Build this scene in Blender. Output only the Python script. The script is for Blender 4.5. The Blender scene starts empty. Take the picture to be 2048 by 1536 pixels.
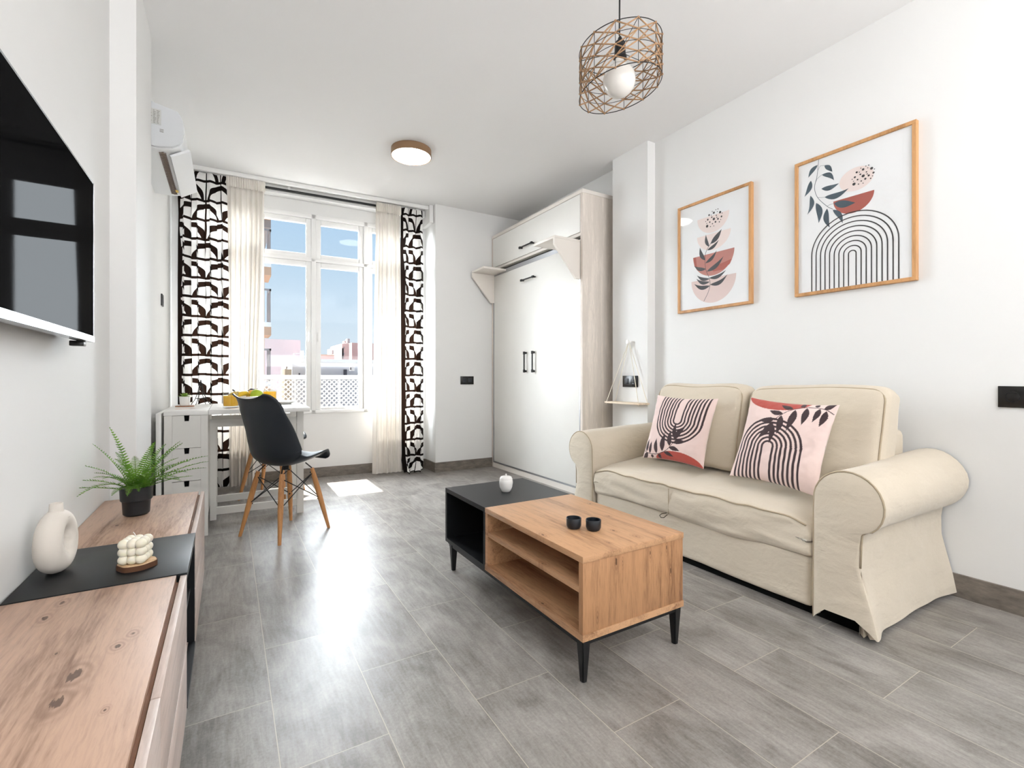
import bpy, bmesh, math, random
import numpy as np
from mathutils import Vector, Matrix, noise
R = math.radians; PI = math.pi
C = bpy.context.scene.collection
SC = bpy.context.scene
random.seed(7)

# ------------------------------------------------------------ camera
F = 950.0; H0 = 0.92; HY = 755.5; CX = 1024.0
TH = math.atan2(CX - 457, F)
cd = bpy.data.cameras.new('camera'); cam = bpy.data.objects.new('camera', cd); C.objects.link(cam)
cam.location = (0, 0, H0); cam.rotation_euler = (R(90), 0, -TH)
cd.sensor_width = 36.0; cd.lens = F / 2048 * 36.0
cd.shift_y = -(768 - HY) / 2048.0
cd.clip_start = 0.02; cd.clip_end = 500
SC.camera = cam
SC.view_settings.view_transform = 'Standard'; SC.view_settings.look = 'None'
SC.view_settings.exposure = 1.2; SC.view_settings.gamma = 1.0
SC.view_settings.use_curve_mapping = False

# ------------------------------------------------------------ sky
W = bpy.data.worlds.new('sky'); SC.world = W; W.use_nodes = True
wn = W.node_tree; wn.nodes.clear()
tc = wn.nodes.new('ShaderNodeTexCoord'); sx = wn.nodes.new('ShaderNodeSeparateXYZ')
cr = wn.nodes.new('ShaderNodeValToRGB'); bg = wn.nodes.new('ShaderNodeBackground'); ow = wn.nodes.new('ShaderNodeOutputWorld')
wn.links.new(tc.outputs['Generated'], sx.inputs[0]); wn.links.new(sx.outputs['Z'], cr.inputs[0])
e = cr.color_ramp.elements
e[0].position = 0.0; e[0].color = (0.80, 0.90, 1.0, 1)
e[1].position = 1.0; e[1].color = (0.34, 0.56, 0.90, 1)
for p, c in ((0.08, (0.76, 0.885, 1.0, 1)), (0.20, (0.62, 0.80, 0.98, 1)), (0.34, (0.48, 0.70, 0.95, 1))):
    q = e.new(p); q.color = c
wn.links.new(cr.outputs[0], bg.inputs[0]); bg.inputs[1].default_value = 0.41
wn.links.new(bg.outputs[0], ow.inputs[0])

# ------------------------------------------------------------ sun, and an added wide fill lamp on the window side
def sun(name, el, az, strength, angle, col):
    """az measured from +Y (out of the window) towards +X; el above the horizon"""
    l = bpy.data.lights.new(name, 'SUN'); l.energy = strength; l.angle = R(angle); l.color = col
    o = bpy.data.objects.new(name, l); C.objects.link(o)
    d = Vector((math.sin(R(az)) * math.cos(R(el)), math.cos(R(az)) * math.cos(R(el)), math.sin(R(el))))
    o.rotation_euler = d.to_track_quat('Z', 'Y').to_euler(); o.location = d * 20
    return o
sun('sun', 65.6, 0.0, 11.0, 0.6, (1.0, 0.96, 0.90))
sun('sky_fill_lamp', 20, -27.0, 26.0, 96, (0.89, 0.945, 1.0))  # added wide lamp, brightens the room beyond what the sky gives
# added fill lamp behind the camera, tilted up to bounce off the ceiling
al = bpy.data.lights.new('rear_fill_lamp', 'AREA'); al.shape = 'RECTANGLE'; al.size = 2.25; al.size_y = 1.9; al.energy = 112; al.color = (0.985, 0.99, 1.0)
ao = bpy.data.objects.new('rear_fill_lamp', al); C.objects.link(ao); ao.location = (1.175, -2.60, 1.32); ao.rotation_euler = (R(170), 0, 0)

# ------------------------------------------------------------ node helper
class NT:
    def __init__(s, name):
        s.m = bpy.data.materials.new(name); s.m.use_nodes = True; s.t = s.m.node_tree
        s.b = s.t.nodes['Principled BSDF']; s.out = s.t.nodes['Material Output']
    def n(s, t, **k):
        o = s.t.nodes.new(t)
        for a, v in k.items(): setattr(o, a, v)
        return o
    def L(s, a, b): s.t.links.new(a, b)
    def put(s, inp, v):
        if hasattr(v, 'is_output') or isinstance(v, bpy.types.NodeSocket): s.L(v, inp)
        else: inp.default_value = v
    def M(s, op, a, b=None, c=None):
        o = s.n('ShaderNodeMath', operation=op); s.put(o.inputs[0], a)
        if b is not None: s.put(o.inputs[1], b)
        if c is not None: s.put(o.inputs[2], c)
        return o.outputs[0]
    def mix(s, f, a, b):
        o = s.n('ShaderNodeMix', data_type='RGBA'); s.put(o.inputs[0], f)
        for i, v in ((6, a), (7, b)):
            if isinstance(v, tuple): v = (v + (1,))[:4]
            s.put(o.inputs[i], v)
        return o.outputs[2]
    def noise(s, vec, scale, detail=3, rough=0.5, dist=0.0):
        o = s.n('ShaderNodeTexNoise'); o.inputs['Scale'].default_value = scale
        o.inputs['Detail'].default_value = detail; o.inputs['Roughness'].default_value = rough
        o.inputs['Distortion'].default_value = dist
        if vec is not None: s.L(vec, o.inputs['Vector'])
        return o.outputs['Fac']
    def obj(s): return s.n('ShaderNodeTexCoord').outputs['Object']
    def map(s, vec, scale=(1, 1, 1), loc=(0, 0, 0), rot=(0, 0, 0)):
        o = s.n('ShaderNodeMapping'); s.L(vec, o.inputs[0])
        o.inputs['Scale'].default_value = scale; o.inputs['Location'].default_value = loc; o.inputs['Rotation'].default_value = rot
        return o.outputs[0]
    def xyz(s, vec):
        o = s.n('ShaderNodeSeparateXYZ'); s.L(vec, o.inputs[0]); return o.outputs
    def comb(s, x, y, z=0.0):
        o = s.n('ShaderNodeCombineXYZ')
        for i, v in enumerate((x, y, z)): s.put(o.inputs[i], v)
        return o.outputs[0]
    def ramp(s, f, pts):
        o = s.n('ShaderNodeValToRGB'); s.L(f, o.inputs[0]); e = o.color_ramp.elements
        while len(e) > 1: e.remove(e[-1])
        e[0].position = pts[0][0]; e[0].color = tuple(pts[0][1]) + (1,)
        for p, c in pts[1:]: q = e.new(p); q.color = tuple(c) + (1,)
        return o.outputs[0]
    def bump(s, h, strength, dist=0.01):
        o = s.n('ShaderNodeBump'); o.inputs['Strength'].default_value = strength; o.inputs['Distance'].default_value = dist
        s.L(h, o.inputs['Height']); s.L(o.outputs[0], s.b.inputs['Normal'])
    def set(s, col=None, rough=None, metal=None, spec=None):
        if col is not None: s.put(s.b.inputs['Base Color'], (tuple(col) + (1,))[:4] if isinstance(col, (tuple, list)) else col)
        if rough is not None: s.put(s.b.inputs['Roughness'], rough)
        if metal is not None: s.b.inputs['Metallic'].default_value = metal
        if spec is not None: s.b.inputs['Specular IOR Level'].default_value = spec
        return s

def lin(r, g, b):
    f = lambda v: (v / 255 / 12.92) if v <= 10 else ((v / 255 + 0.055) / 1.055) ** 2.4
    return (f(r), f(g), f(b))

def plain(name, rgb, rough=0.5, metal=0.0, spec=0.5, var=0.04, bump=0.0, bscale=60):
    n = NT(name); c = lin(*rgb); v = n.noise(n.obj(), 9, 3)
    dk = tuple(x * (1 - var) for x in c); lt = tuple(min(1, x * (1 + var)) for x in c)
    n.set(n.mix(v, dk, lt), rough, metal, spec)
    if bump: n.bump(n.noise(n.obj(), bscale, 4, 0.6), bump, 0.002)
    return n.m

def emit(name, rgb, st):
    n = NT(name); n.set(rgb, 0.5); n.b.inputs['Emission Color'].default_value = tuple(rgb) + (1,); n.b.inputs['Emission Strength'].default_value = st
    return n.m

def wood(name, base, dark, axis='Y', knots=True, seed=0.0, rough=0.38, knot_scale=3.0, kth=0.1, spots=(), plane='XY', elong=1.8):
    n = NT(name); o = n.map(n.obj(), loc=(seed, seed * 1.7, seed * 0.6))
    lo, hi = 1.0, 11.0
    sc = {'X': (lo, hi, hi), 'Y': (hi, lo, hi), 'Z': (hi, hi, lo)}[axis]
    big = n.noise(n.map(o, scale=sc), 1.1, 4, 0.55, 1.2)
    fine = n.noise(n.map(o, scale=tuple(x * 7 for x in sc)), 2.2, 5, 0.65, 0.4)
    f = n.M('ADD', n.M('MULTIPLY', big, 0.62), n.M('MULTIPLY', fine, 0.38))
    b, d = lin(*base), lin(*dark)
    mid = tuple((x * 0.62 + y * 0.38) for x, y in zip(b, d)); hi_ = tuple(min(1, x * 1.16) for x in b)
    col = n.ramp(f, [(0.32, d), (0.42, mid), (0.49, b), (0.57, hi_), (0.64, b), (0.72, mid)])
    if knots:
        ks = {'X': (1, 2.6, 2.6), 'Y': (2.6, 1, 2.6), 'Z': (2.6, 2.6, 1)}[axis]
        w = n.noise(o, 6, 3)
        vin = n.n('ShaderNodeVectorMath', operation='ADD'); n.L(n.map(o, scale=ks), vin.inputs[0])
        sc_ = n.n('ShaderNodeVectorMath', operation='SCALE'); n.L(n.comb(w, w, w), sc_.inputs[0]); sc_.inputs[3].default_value = 0.16
        n.L(sc_.outputs[0], vin.inputs[1])
        vo = n.n('ShaderNodeTexVoronoi', feature='F1'); n.L(vin.outputs[0], vo.inputs['Vector']); vo.inputs['Scale'].default_value = knot_scale
        dst = vo.outputs['Distance']
        ring = n.M('MULTIPLY', n.M('SINE', n.M('MULTIPLY', dst, 130.0)), 0.5)
        halo = n.M('MULTIPLY', n.M('SUBTRACT', 1.0, n.M('SMOOTH_MIN', 1.0, n.M('MULTIPLY', dst, 1 / (kth * 2.6)), 0.1)), n.M('ADD', 0.45, n.M('MULTIPLY', ring, 0.45)))
        col = n.mix(n.M('MAXIMUM', halo, 0.0), col, d)
        core = n.M('LESS_THAN', dst, kth * 0.36)
        core = n.M('MULTIPLY', core, n.M('GREATER_THAN', n.noise(o, 70, 2), 0.42))
        col = n.mix(n.M('MULTIPLY', core, 0.8), col, tuple(x * 0.22 for x in d))
    if spots:
        P_ = dict(zip('XYZ', n.xyz(n.obj()))); pa, pb = P_[plane[0]], P_[plane[1]]; wv = n.M('MULTIPLY', n.M('SUBTRACT', n.noise(n.obj(), 26, 3), 0.5), 1.5); crk = n.noise(n.map(n.obj(), scale=sc), 16, 3, 0.6)
        for (a, b_, r_) in spots:
            da = n.M('DIVIDE', n.M('SUBTRACT', pa, a), r_); db = n.M('DIVIDE', n.M('SUBTRACT', pb, b_), r_ * elong)
            dd = n.M('ADD', n.M('SQRT', n.M('ADD', n.M('MULTIPLY', da, da), n.M('MULTIPLY', db, db))), wv)
            rg = n.M('MULTIPLY_ADD', n.M('SINE', n.M('MULTIPLY', dd, 5.5)), 0.28, 0.42)
            hl = n.M('MULTIPLY', n.M('MAXIMUM', n.M('SUBTRACT', 1.0, n.M('DIVIDE', dd, 3.2)), 0.0), rg)
            col = n.mix(n.M('MINIMUM', hl, 0.8), col, d)
            core = n.M('MULTIPLY', n.M('LESS_THAN', n.M('ADD', dd, n.M('MULTIPLY', n.M('SUBTRACT', crk, 0.5), 2.2)), 0.50), 0.8)
            col = n.mix(core, col, tuple(x * 0.42 for x in d))
    n.set(col, n.M('ADD', rough, n.M('MULTIPLY', fine, 0.12)), spec=0.4)
    n.bump(fine, 0.12, 0.001)
    return n.m

# ------------------------------------------------------------ object helpers
def link(o, parent=None):
    C.objects.link(o)
    if parent is not None: o.parent = parent
    return o
def finish(name, bm, mat, parent=None, smooth=False, mw=None):
    me = bpy.data.meshes.new(name)
    bmesh.ops.recalc_face_normals(bm, faces=bm.faces)
    bm.to_mesh(me); bm.free()
    for m in (mat if isinstance(mat, (list, tuple)) else [mat]): me.materials.append(m)
    if smooth:
        me.polygons.foreach_set('use_smooth', [True] * len(me.polygons))
        if smooth == 'auto':
            try: me.set_sharp_from_angle(angle=R(38))
            except Exception: pass
    o = bpy.data.objects.new(name, me); link(o, parent)
    if mw is not None: o.matrix_world = mw
    return o
def thing(name, label, cat, loc=(0, 0, 0), rz=0.0, group=None):
    o = bpy.data.objects.new(name, None); C.objects.link(o); o.location = loc; o.rotation_euler = (0, 0, rz)
    o.empty_display_size = 0.05
    return tag(o, label, cat, group)
def tag(o, label, cat, group=None):
    o['label'] = label; o['category'] = cat
    if group: o['group'] = group
    return o
def struct(o): o['kind'] = 'structure'; return o
def box(bm, x0, x1, y0, y1, z0, z1, bev=0.0, seg=2, mi=0):
    vs = [bm.verts.new((x, y, z)) for x in (x0, x1) for y in (y0, y1) for z in (z0, z1)]
    q = [(0, 1, 3, 2), (4, 6, 7, 5), (0, 4, 5, 1), (2, 3, 7, 6), (0, 2, 6, 4), (1, 5, 7, 3)]
    fs = [bm.faces.new([vs[i] for i in f]) for f in q]
    for f in fs: f.material_index = mi
    if bev > 0:
        bmesh.ops.recalc_face_normals(bm, faces=fs)
        es = list({e for f in fs for e in f.edges})
        bmesh.ops.bevel(bm, geom=es, offset=bev, segments=seg, profile=0.5, affect='EDGES')
    return bm
def B(name, mat, parent, *a, **k):
    bm = bmesh.new(); box(bm, *a, **k); return finish(name, bm, mat, parent, smooth='auto' if k.get('bev') else False)
def lathe(bm, prof, n=32, c=(0, 0, 0), cap=True):
    rings = []
    for r, z in prof:
        if r < 1e-6: rings.append([bm.verts.new((c[0], c[1], c[2] + z))])
        else: rings.append([bm.verts.new((c[0] + r * math.cos(2 * PI * i / n), c[1] + r * math.sin(2 * PI * i / n), c[2] + z)) for i in range(n)])
    for a, b in zip(rings, rings[1:]):
        if len(a) == 1 and len(b) == 1: continue
        for i in range(n):
            j = (i + 1) % n
            if len(a) == 1: bm.faces.new((a[0], b[i], b[j]))
            elif len(b) == 1: bm.faces.new((a[i], b[0], a[j]))
            else: bm.faces.new((a[i], a[j], b[j], b[i]))
    if cap:
        for g in (rings[0], rings[-1]):
            if len(g) > 2: bm.faces.new(g)
    return bm
def tube(bm, pts, r, n=8, closed=False, r2=None, mi=0):
    pts = [Vector(p) for p in pts]; m = len(pts); rings = []
    up = Vector((0, 0, 1)); prev = None
    for i, p in enumerate(pts):
        if closed: t = pts[(i + 1) % m] - pts[i - 1]
        else: t = pts[min(i + 1, m - 1)] - pts[max(i - 1, 0)]
        if t.length < 1e-9: t = Vector((0, 0, 1))
        t.normalize()
        if prev is None:
            a = t.cross(up)
            if a.length < 1e-3: a = t.cross(Vector((1, 0, 0)))
            a.normalize()
        else:
            a = prev - t * prev.dot(t)
            if a.length < 1e-6: a = t.cross(up)
            a.normalize()
        prev = a; b = t.cross(a)
        rr = r if r2 is None else r + (r2 - r) * i / (m - 1)
        rings.append([bm.verts.new(p + (a * math.cos(2 * PI * k / n) + b * math.sin(2 * PI * k / n)) * rr) for k in range(n)])
    for i in range(m if closed else m - 1):
        A, Bq = rings[i], rings[(i + 1) % m]
        for k in range(n):
            f = bm.faces.new((A[k], A[(k + 1) % n], Bq[(k + 1) % n], Bq[k])); f.material_index = mi
    if not closed:
        bm.faces.new(rings[0]); bm.faces.new(rings[-1])
    return bm
def bar(bm, a, b, w, d=None, up=(0, 0, 1)):
    """rectangular bar from a to b, w across, d along 'up' side"""
    a, b = Vector(a), Vector(b); d = d or w; t = (b - a).normalized(); u = Vector(up)
    s = t.cross(u)
    if s.length < 1e-4: s = t.cross(Vector((1, 0, 0)))
    s.normalize(); u = s.cross(t)
    vs = [bm.verts.new(p + s * (i * w / 2) + u * (j * d / 2)) for p in (a, b) for i, j in ((-1, -1), (1, -1), (1, 1), (-1, 1))]
    for q in ((0, 1, 2, 3), (7, 6, 5, 4), (0, 4, 5, 1), (1, 5, 6, 2), (2, 6, 7, 3), (3, 7, 4, 0)): bm.faces.new([vs[i] for i in q])
def prism(bm, pts, axis, a, b, mi=0):
    """pts 2D polygon extruded along axis between a and b"""
    def P(p, h): return {'X': (h, p[0], p[1]), 'Y': (p[0], h, p[1]), 'Z': (p[0], p[1], h)}[axis]
    A = [bm.verts.new(P(p, a)) for p in pts]; Bv = [bm.verts.new(P(p, b)) for p in pts]; n = len(pts)
    fs = [bm.faces.new(A), bm.faces.new(Bv)] + [bm.faces.new((A[i], A[(i + 1) % n], Bv[(i + 1) % n], Bv[i])) for i in range(n)]
    for f in fs: f.material_index = mi
    return bm
def grid(bm, nu, nv, fn, closed_u=False):
    vs = [[bm.verts.new(fn(i / (nu - (0 if closed_u else 1)), j / (nv - 1))) for i in range(nu)] for j in range(nv)]
    for j in range(nv - 1):
        for i in range(nu if closed_u else nu - 1):
            k = (i + 1) % nu
            bm.faces.new((vs[j][i], vs[j][k], vs[j + 1][k], vs[j + 1][i]))
    return vs
def soft(x0, x1, y0, y1, z0, z1, r=0.04, cuts=22, fn=None):
    """rounded upholstery block, optionally deformed by fn(Vector, (u, v, w)) -> Vector"""
    bm = bmesh.new(); bmesh.ops.create_cube(bm, size=2.0)
    bmesh.ops.subdivide_edges(bm, edges=bm.edges[:], cuts=cuts, use_grid_fill=True)
    c = Vector(((x0 + x1) / 2, (y0 + y1) / 2, (z0 + z1) / 2)); h = Vector(((x1 - x0) / 2, (y1 - y0) / 2, (z1 - z0) / 2))
    for v in bm.verts:
        t = Vector([math.copysign(1 - (1 - abs(a)) ** 1.7, a) for a in v.co])
        p = Vector((t.x * h.x, t.y * h.y, t.z * h.z))
        q = Vector([max(-(h[i] - r), min(h[i] - r, p[i])) for i in range(3)])
        d = p - q
        if d.length > 1e-9: p = q + d.normalized() * r
        w = c + p
        v.co = fn(w, t) if fn else w
    return bm
def copy_tree(o, parent=None):
    c = o.copy(); C.objects.link(c)
    if parent is not None: c.parent = parent
    for ch in list(o.children): copy_tree(ch, c)
    return c
def fn3(p, s, a):
    return (noise.noise(Vector(p) * s)) * a
def px_at(u, v, y):
    """point at depth y seen at photo position u, v (used only to survey the distant buildings)"""
    a = (u - CX) / F; s, c = math.sin(TH), math.cos(TH)
    dx, dy, dz = s + a * c, c - a * s, (HY - v) / F
    t = y / dy; return Vector((dx * t, y, H0 + dz * t))
# ------------------------------------------------------------ materials
n = NT('white_wall_paint'); v = n.noise(n.obj(), 1.3, 4)
n.set(n.mix(v, lin(228, 227, 225), lin(235, 234, 232)), 0.65, spec=0.3); n.bump(n.noise(n.obj(), 55, 4, 0.6), 0.06, 0.002); WALL = n.m
n = NT('ceiling_paint'); n.set(n.mix(n.noise(n.obj(), 1.0, 3), lin(236, 235, 234), lin(241, 240, 239)), 0.8, spec=0.2); CEIL = n.m

def tile_material():
    n = NT('grey_stone_tile'); o = n.obj(); X, Y, Z = n.xyz(o)
    tw, tl = 0.2512, 0.594
    cx = n.M('DIVIDE', n.M("SUBTRACT", X, 0.1055), tw); ci = n.M('FLOOR', cx); fx = n.M('FRACT', cx)
    odd = n.M('MODULO', n.M('ADD', ci, 20.0), 2.0)
    yy = n.M('SUBTRACT', Y, n.M("MULTIPLY", odd, 0.298))
    yy = n.M("SUBTRACT", yy, 0.03)
    cy = n.M('DIVIDE', yy, tl); fy = n.M('FRACT', cy); cj = n.M('FLOOR', cy)
    dx = n.M('MULTIPLY', n.M('MINIMUM', fx, n.M('SUBTRACT', 1.0, fx)), tw)
    dy = n.M('MULTIPLY', n.M('MINIMUM', fy, n.M('SUBTRACT', 1.0, fy)), tl)
    g = n.M('LESS_THAN', n.M('MINIMUM', dx, dy), 0.0010)
    rnd = n.n('ShaderNodeTexWhiteNoise', noise_dimensions='2D'); n.L(n.comb(ci, cj), rnd.inputs['Vector'])
    rv = rnd.outputs['Value']
    off = n.comb(n.M('MULTIPLY', rv, 7.0), n.M('MULTIPLY', rv, 13.0), 0.0)
    av = n.n('ShaderNodeVectorMath', operation='ADD'); n.L(o, av.inputs[0]); n.L(off, av.inputs[1])
    big = n.noise(n.map(av.outputs[0], scale=(1.5, 0.8, 1)), 4.5, 6, 0.62, 0.6)
    streak = n.noise(n.map(av.outputs[0], scale=(14, 1.6, 1)), 5.0, 5, 0.7, 0.5)
    fine = n.noise(av.outputs[0], 120, 3, 0.7)
    f = n.M('ADD', n.M('ADD', n.M('MULTIPLY', big, 0.5), n.M('MULTIPLY', streak, 0.3)), n.M('MULTIPLY', fine, 0.2))
    f = n.M('ADD', f, n.M('MULTIPLY', n.M('SUBTRACT', rv, 0.5), 0.03))
    col = n.ramp(f, [(0.34, lin(98, 93, 88)), (0.44, lin(124, 119, 114)), (0.53, lin(146, 141, 136)), (0.64, lin(168, 163, 158))])
    col = n.mix(g, col, lin(188, 178, 165))
    n.set(col, n.M('ADD', 0.30, n.M('MULTIPLY', fine, 0.14)), spec=0.42)
    n.bump(n.M('SUBTRACT', n.M('MULTIPLY', fine, 0.25), g), 0.15, 0.001)
    return n.m
TILE = tile_material()
n = NT('brown_stone_skirting'); f = n.noise(n.map(n.obj(), scale=(1, 1, 3)), 14, 5, 0.65)
n.set(n.ramp(f, [(0.3, lin(98, 90, 82)), (0.7, lin(136, 127, 117))]), 0.45); SKIRT = n.m
WHITE = plain('white_lacquered_frame', (240, 239, 236), 0.32)
PVC = plain('white_window_frame_plastic', (243, 242, 240), 0.3, var=0.02)
OAK = wood('knotty_oak_tabletop', (196, 152, 114), (134, 90, 58), 'Y', False, 3.1, 0.36, spots=[(0.189, -0.071, .006), (0.135, -0.246, .0045), (-0.07, -0.471, .004), (0.053, -0.471, .006), (0.029, -0.387, .0055), (0.068, -0.043, .004), (-0.21, -0.297, .007)])
OAKZ = wood('knotty_oak_end_panel', (180, 134, 96), (116, 76, 48), 'Z', False, 5.7, 0.42, spots=[(-0.087, 0.345, .0045), (-0.060, 0.341, .003), (0.063, 0.345, .0035), (0.16, 0.267, .004), (0.14, 0.35, .0035), (-0.164, 0.191, .004)], plane='XZ', elong=3.5)
OAKS = wood('knotty_oak_sideboard', (184, 152, 131), (120, 88, 70), 'Y', False, 0.35, 0.38, spots=[(0.031, -0.636, .012), (0.038, -0.562, .013), (-0.053, -0.22, .008), (-0.064, -0.29, .008), (0.096, -0.452, .006), (0.08, -0.491, .006), (0.097, -0.691, .003), (-0.007, -0.466, .003), (-0.06, 0.40, .008), (0.02, 0.62, .006)])
OAKF = wood('pale_oak_sideboard_front', (196, 178, 168), (164, 144, 134), 'Y', False, 1.2, 0.4)
OAKD = wood('dark_oak_groove', (128, 88, 62), (84, 54, 36), 'Y', False, 1.2, 0.5)
BEECH = wood('beech_chair_leg', (196, 140, 88), (150, 98, 56), 'Z', False, 2.0, 0.4)
FRAMEW = wood('oak_picture_frame', (194, 146, 98), (158, 110, 66), 'Z', False, 4.0, 0.45)
PALEW = wood('pale_birch', (232, 214, 192), (205, 180, 152), 'Y', False, 1.0, 0.5)
BLACKM = plain('matt_black_lacquer', (25, 26, 28), 0.40, spec=0.28, var=0.08)
BLACKLEG = plain('black_metal', (22, 22, 23), 0.45, spec=0.4)
BLACKPL = plain('black_plastic', (32, 37, 43), 0.38, spec=0.45)
SEATLE = plain('black_faux_leather', (46, 50, 56), 0.58, spec=0.5, bump=0.15, bscale=200)
HOLESHADE = plain('painted_shade_black', (14, 14, 14), 0.8, spec=0.1)  # near-black stands in for shade in slots, notches and under the sofa
CHROME = plain('chrome', (205, 205, 208), 0.15, 1.0)
SILVER = plain('brushed_aluminium', (168, 168, 170), 0.35, 0.9)
SOCK = plain('black_socket_plastic', (20, 18, 17), 0.25, spec=0.5)
CERAM = plain('matt_white_ceramic', (226, 218, 208), 0.75, spec=0.3, bump=0.1, bscale=150)
CERAMG = plain('glazed_white_ceramic', (238, 236, 232), 0.2, spec=0.5)
WAX = plain('cream_wax', (240, 233, 214), 0.45, spec=0.4); WAX.node_tree.nodes['Principled BSDF'].inputs['Subsurface Weight'].default_value = 0.25
WAX.node_tree.nodes['Principled BSDF'].inputs['Subsurface Radius'].default_value = (0.01, 0.008, 0.004)
BARK = plain('tree_bark', (92, 60, 40), 0.85, var=0.35, bump=0.6, bscale=120)
SLICE = wood('cut_wood_slice', (216, 184, 146), (176, 138, 98), 'Z', False, 1.0, 0.6)
POT = plain('charcoal_plastic_pot', (38, 39, 41), 0.45, spec=0.4)
SOIL = plain('dark_soil', (30, 26, 20), 0.9, var=0.3)
CABF = plain('cream_white_door', (240, 238, 233), 0.4, var=0.012)
CABS = wood('beige_melamine', (224, 214, 204), (215, 204, 193), 'Z', False, 1.0, 0.5)
CABE = plain('cream_melamine_edge', (232, 225, 217), 0.5, var=0.02)
NORD = plain('white_painted_table', (222, 219, 213), 0.4, var=0.03)
NORDT = plain('white_painted_tabletop', (233, 231, 227), 0.3, var=0.02)
TVE = plain('polished_dark_metal_edge', (175, 180, 188), 0.18, 0.95)
TVR = plain('tv_rear_shell', (40, 40, 42), 0.5)
ACW = plain('air_conditioner_plastic', (228, 229, 230), 0.38, var=0.01)
ACG = plain('air_conditioner_side_plastic', (206, 208, 210), 0.45, var=0.02)
ROPE = plain('cream_cotton_rope', (232, 224, 208), 0.9)
RATT = plain('tan_paper_twine', (166, 130, 96), 0.75, var=0.2)
BRONZE = plain('bronze_lamp_rim', (150, 118, 88), 0.45, 0.25)
LAMPW = emit('lit_lamp_diffuser', (1.0, 0.975, 0.945), 9.0)
BULB = plain('opal_glass_bulb', (232, 228, 222), 0.12, spec=0.6)
BULB.node_tree.nodes['Principled BSDF'].inputs['Transmission Weight'].default_value = 0.0

def fabric(name, rgb, dark, bs=0.5, weave=True):
    n = NT(name); o = n.obj(); f = n.noise(o, 3.0, 5, 0.6); w = n.noise(o, 420, 2, 0.5)
    n.set(n.mix(n.M('MULTIPLY', n.M('ADD', f, w), 0.5), lin(*dark), lin(*rgb)), 0.92, spec=0.12)
    n.b.inputs['Sheen Weight'].default_value = 0.25
    h = n.M('ADD', n.M('MULTIPLY', n.noise(n.map(o, scale=(1, 1.4, 2.4)), 5.0, 4, 0.5, 0.25), 1.0), n.M('MULTIPLY', w, 0.03))
    n.bump(h, bs, 0.03)
    return n.m
SOFA = fabric('beige_cotton_slipcover', (222, 210, 192), (203, 190, 170), 0.38)
PIPE = plain('beige_piping', (186, 170, 146), 0.9, spec=0.1)

def translucent(name, rgb, frac, trans=0.0, colsock=None):
    n = NT(name); n.set(lin(*rgb) if colsock is None else None, 0.9, spec=0.1)
    tr = n.n('ShaderNodeBsdfTranslucent'); tr.inputs[0].default_value = lin(*rgb) + (1,)
    mx = n.n('ShaderNodeMixShader'); mx.inputs[0].default_value = frac
    n.L(n.b.outputs[0], mx.inputs[1]); n.L(tr.outputs[0], mx.inputs[2]); last = mx.outputs[0]
    if trans:
        tp = n.n('ShaderNodeBsdfTransparent'); m2 = n.n('ShaderNodeMixShader'); m2.inputs[0].default_value = trans
        n.L(last, m2.inputs[1]); n.L(tp.outputs[0], m2.inputs[2]); last = m2.outputs[0]
    n.L(last, n.out.inputs[0])
    return n, tr
n, _ = translucent('ivory_sheer_fabric', (234, 228, 220), 0.14, 0.02); SHEER = n.m

def curtain_print():
    n, tr = translucent('black_and_white_printed_fabric', (240, 238, 234), 0.22)
    uv = n.n('ShaderNodeUVMap').outputs[0]; U, Vv, _ = n.xyz(uv)
    w = n.M('MULTIPLY', n.M('SUBTRACT', n.noise(uv, 3.0, 1), 0.5), 0.03)
    S = 0.156; SU = 0.15
    u = n.M('DIVIDE', n.M('ADD', U, w), SU); v = n.M('DIVIDE', n.M('ADD', Vv, w), S)
    iu, iv = n.M('FLOOR', u), n.M('FLOOR', v); fu, fv = n.M('FRACT', u), n.M('FRACT', v)
    wn_ = n.n('ShaderNodeTexWhiteNoise', noise_dimensions='2D'); n.L(n.comb(iu, 3.3), wn_.inputs['Vector'])
    flipu = n.M('MODULO', n.M('ADD', iu, 100.0), 2.0); flipv = n.M('MODULO', n.M('ADD', iv, 100.0), 2.0)
    h1 = n.M('GREATER_THAN', wn_.outputs['Value'], 0.62)
    fl = n.M('MODULO', n.M('ADD', n.M('ADD', flipu, flipv), h1), 2.0)
    ax = n.M('ADD', n.M('MULTIPLY', fl, n.M('SUBTRACT', 1.0, fu)), n.M('MULTIPLY', n.M('SUBTRACT', 1.0, fl), fu))
    av = n.M('ADD', n.M('MULTIPLY', flipv, n.M('SUBTRACT', 1.0, fv)), n.M('MULTIPLY', n.M('SUBTRACT', 1.0, flipv), fv))
    av = fv
    d = n.M('SQRT', n.M('ADD', n.M('POWER', ax, 2.0), n.M('POWER', av, 2.0)))
    ring = n.M('LESS_THAN', n.M('ABSOLUTE', n.M('SUBTRACT', d, 0.79)), 0.125)
    hl = n.M('LESS_THAN', fv, 0.13)
    vl = n.M('LESS_THAN', fu, n.M('ADD', 0.07, n.M('MULTIPLY', h1, 0.20)))
    k = n.M('MAXIMUM', n.M('MAXIMUM', ring, hl), vl)
    col = n.mix(k, lin(243, 241, 238), lin(24, 20, 19))
    n.L(col, n.b.inputs['Base Color']); n.L(n.mix(k, lin(240, 236, 230), lin(44, 28, 20)), tr.inputs[0])
    return n.m
CURT = curtain_print()

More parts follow.
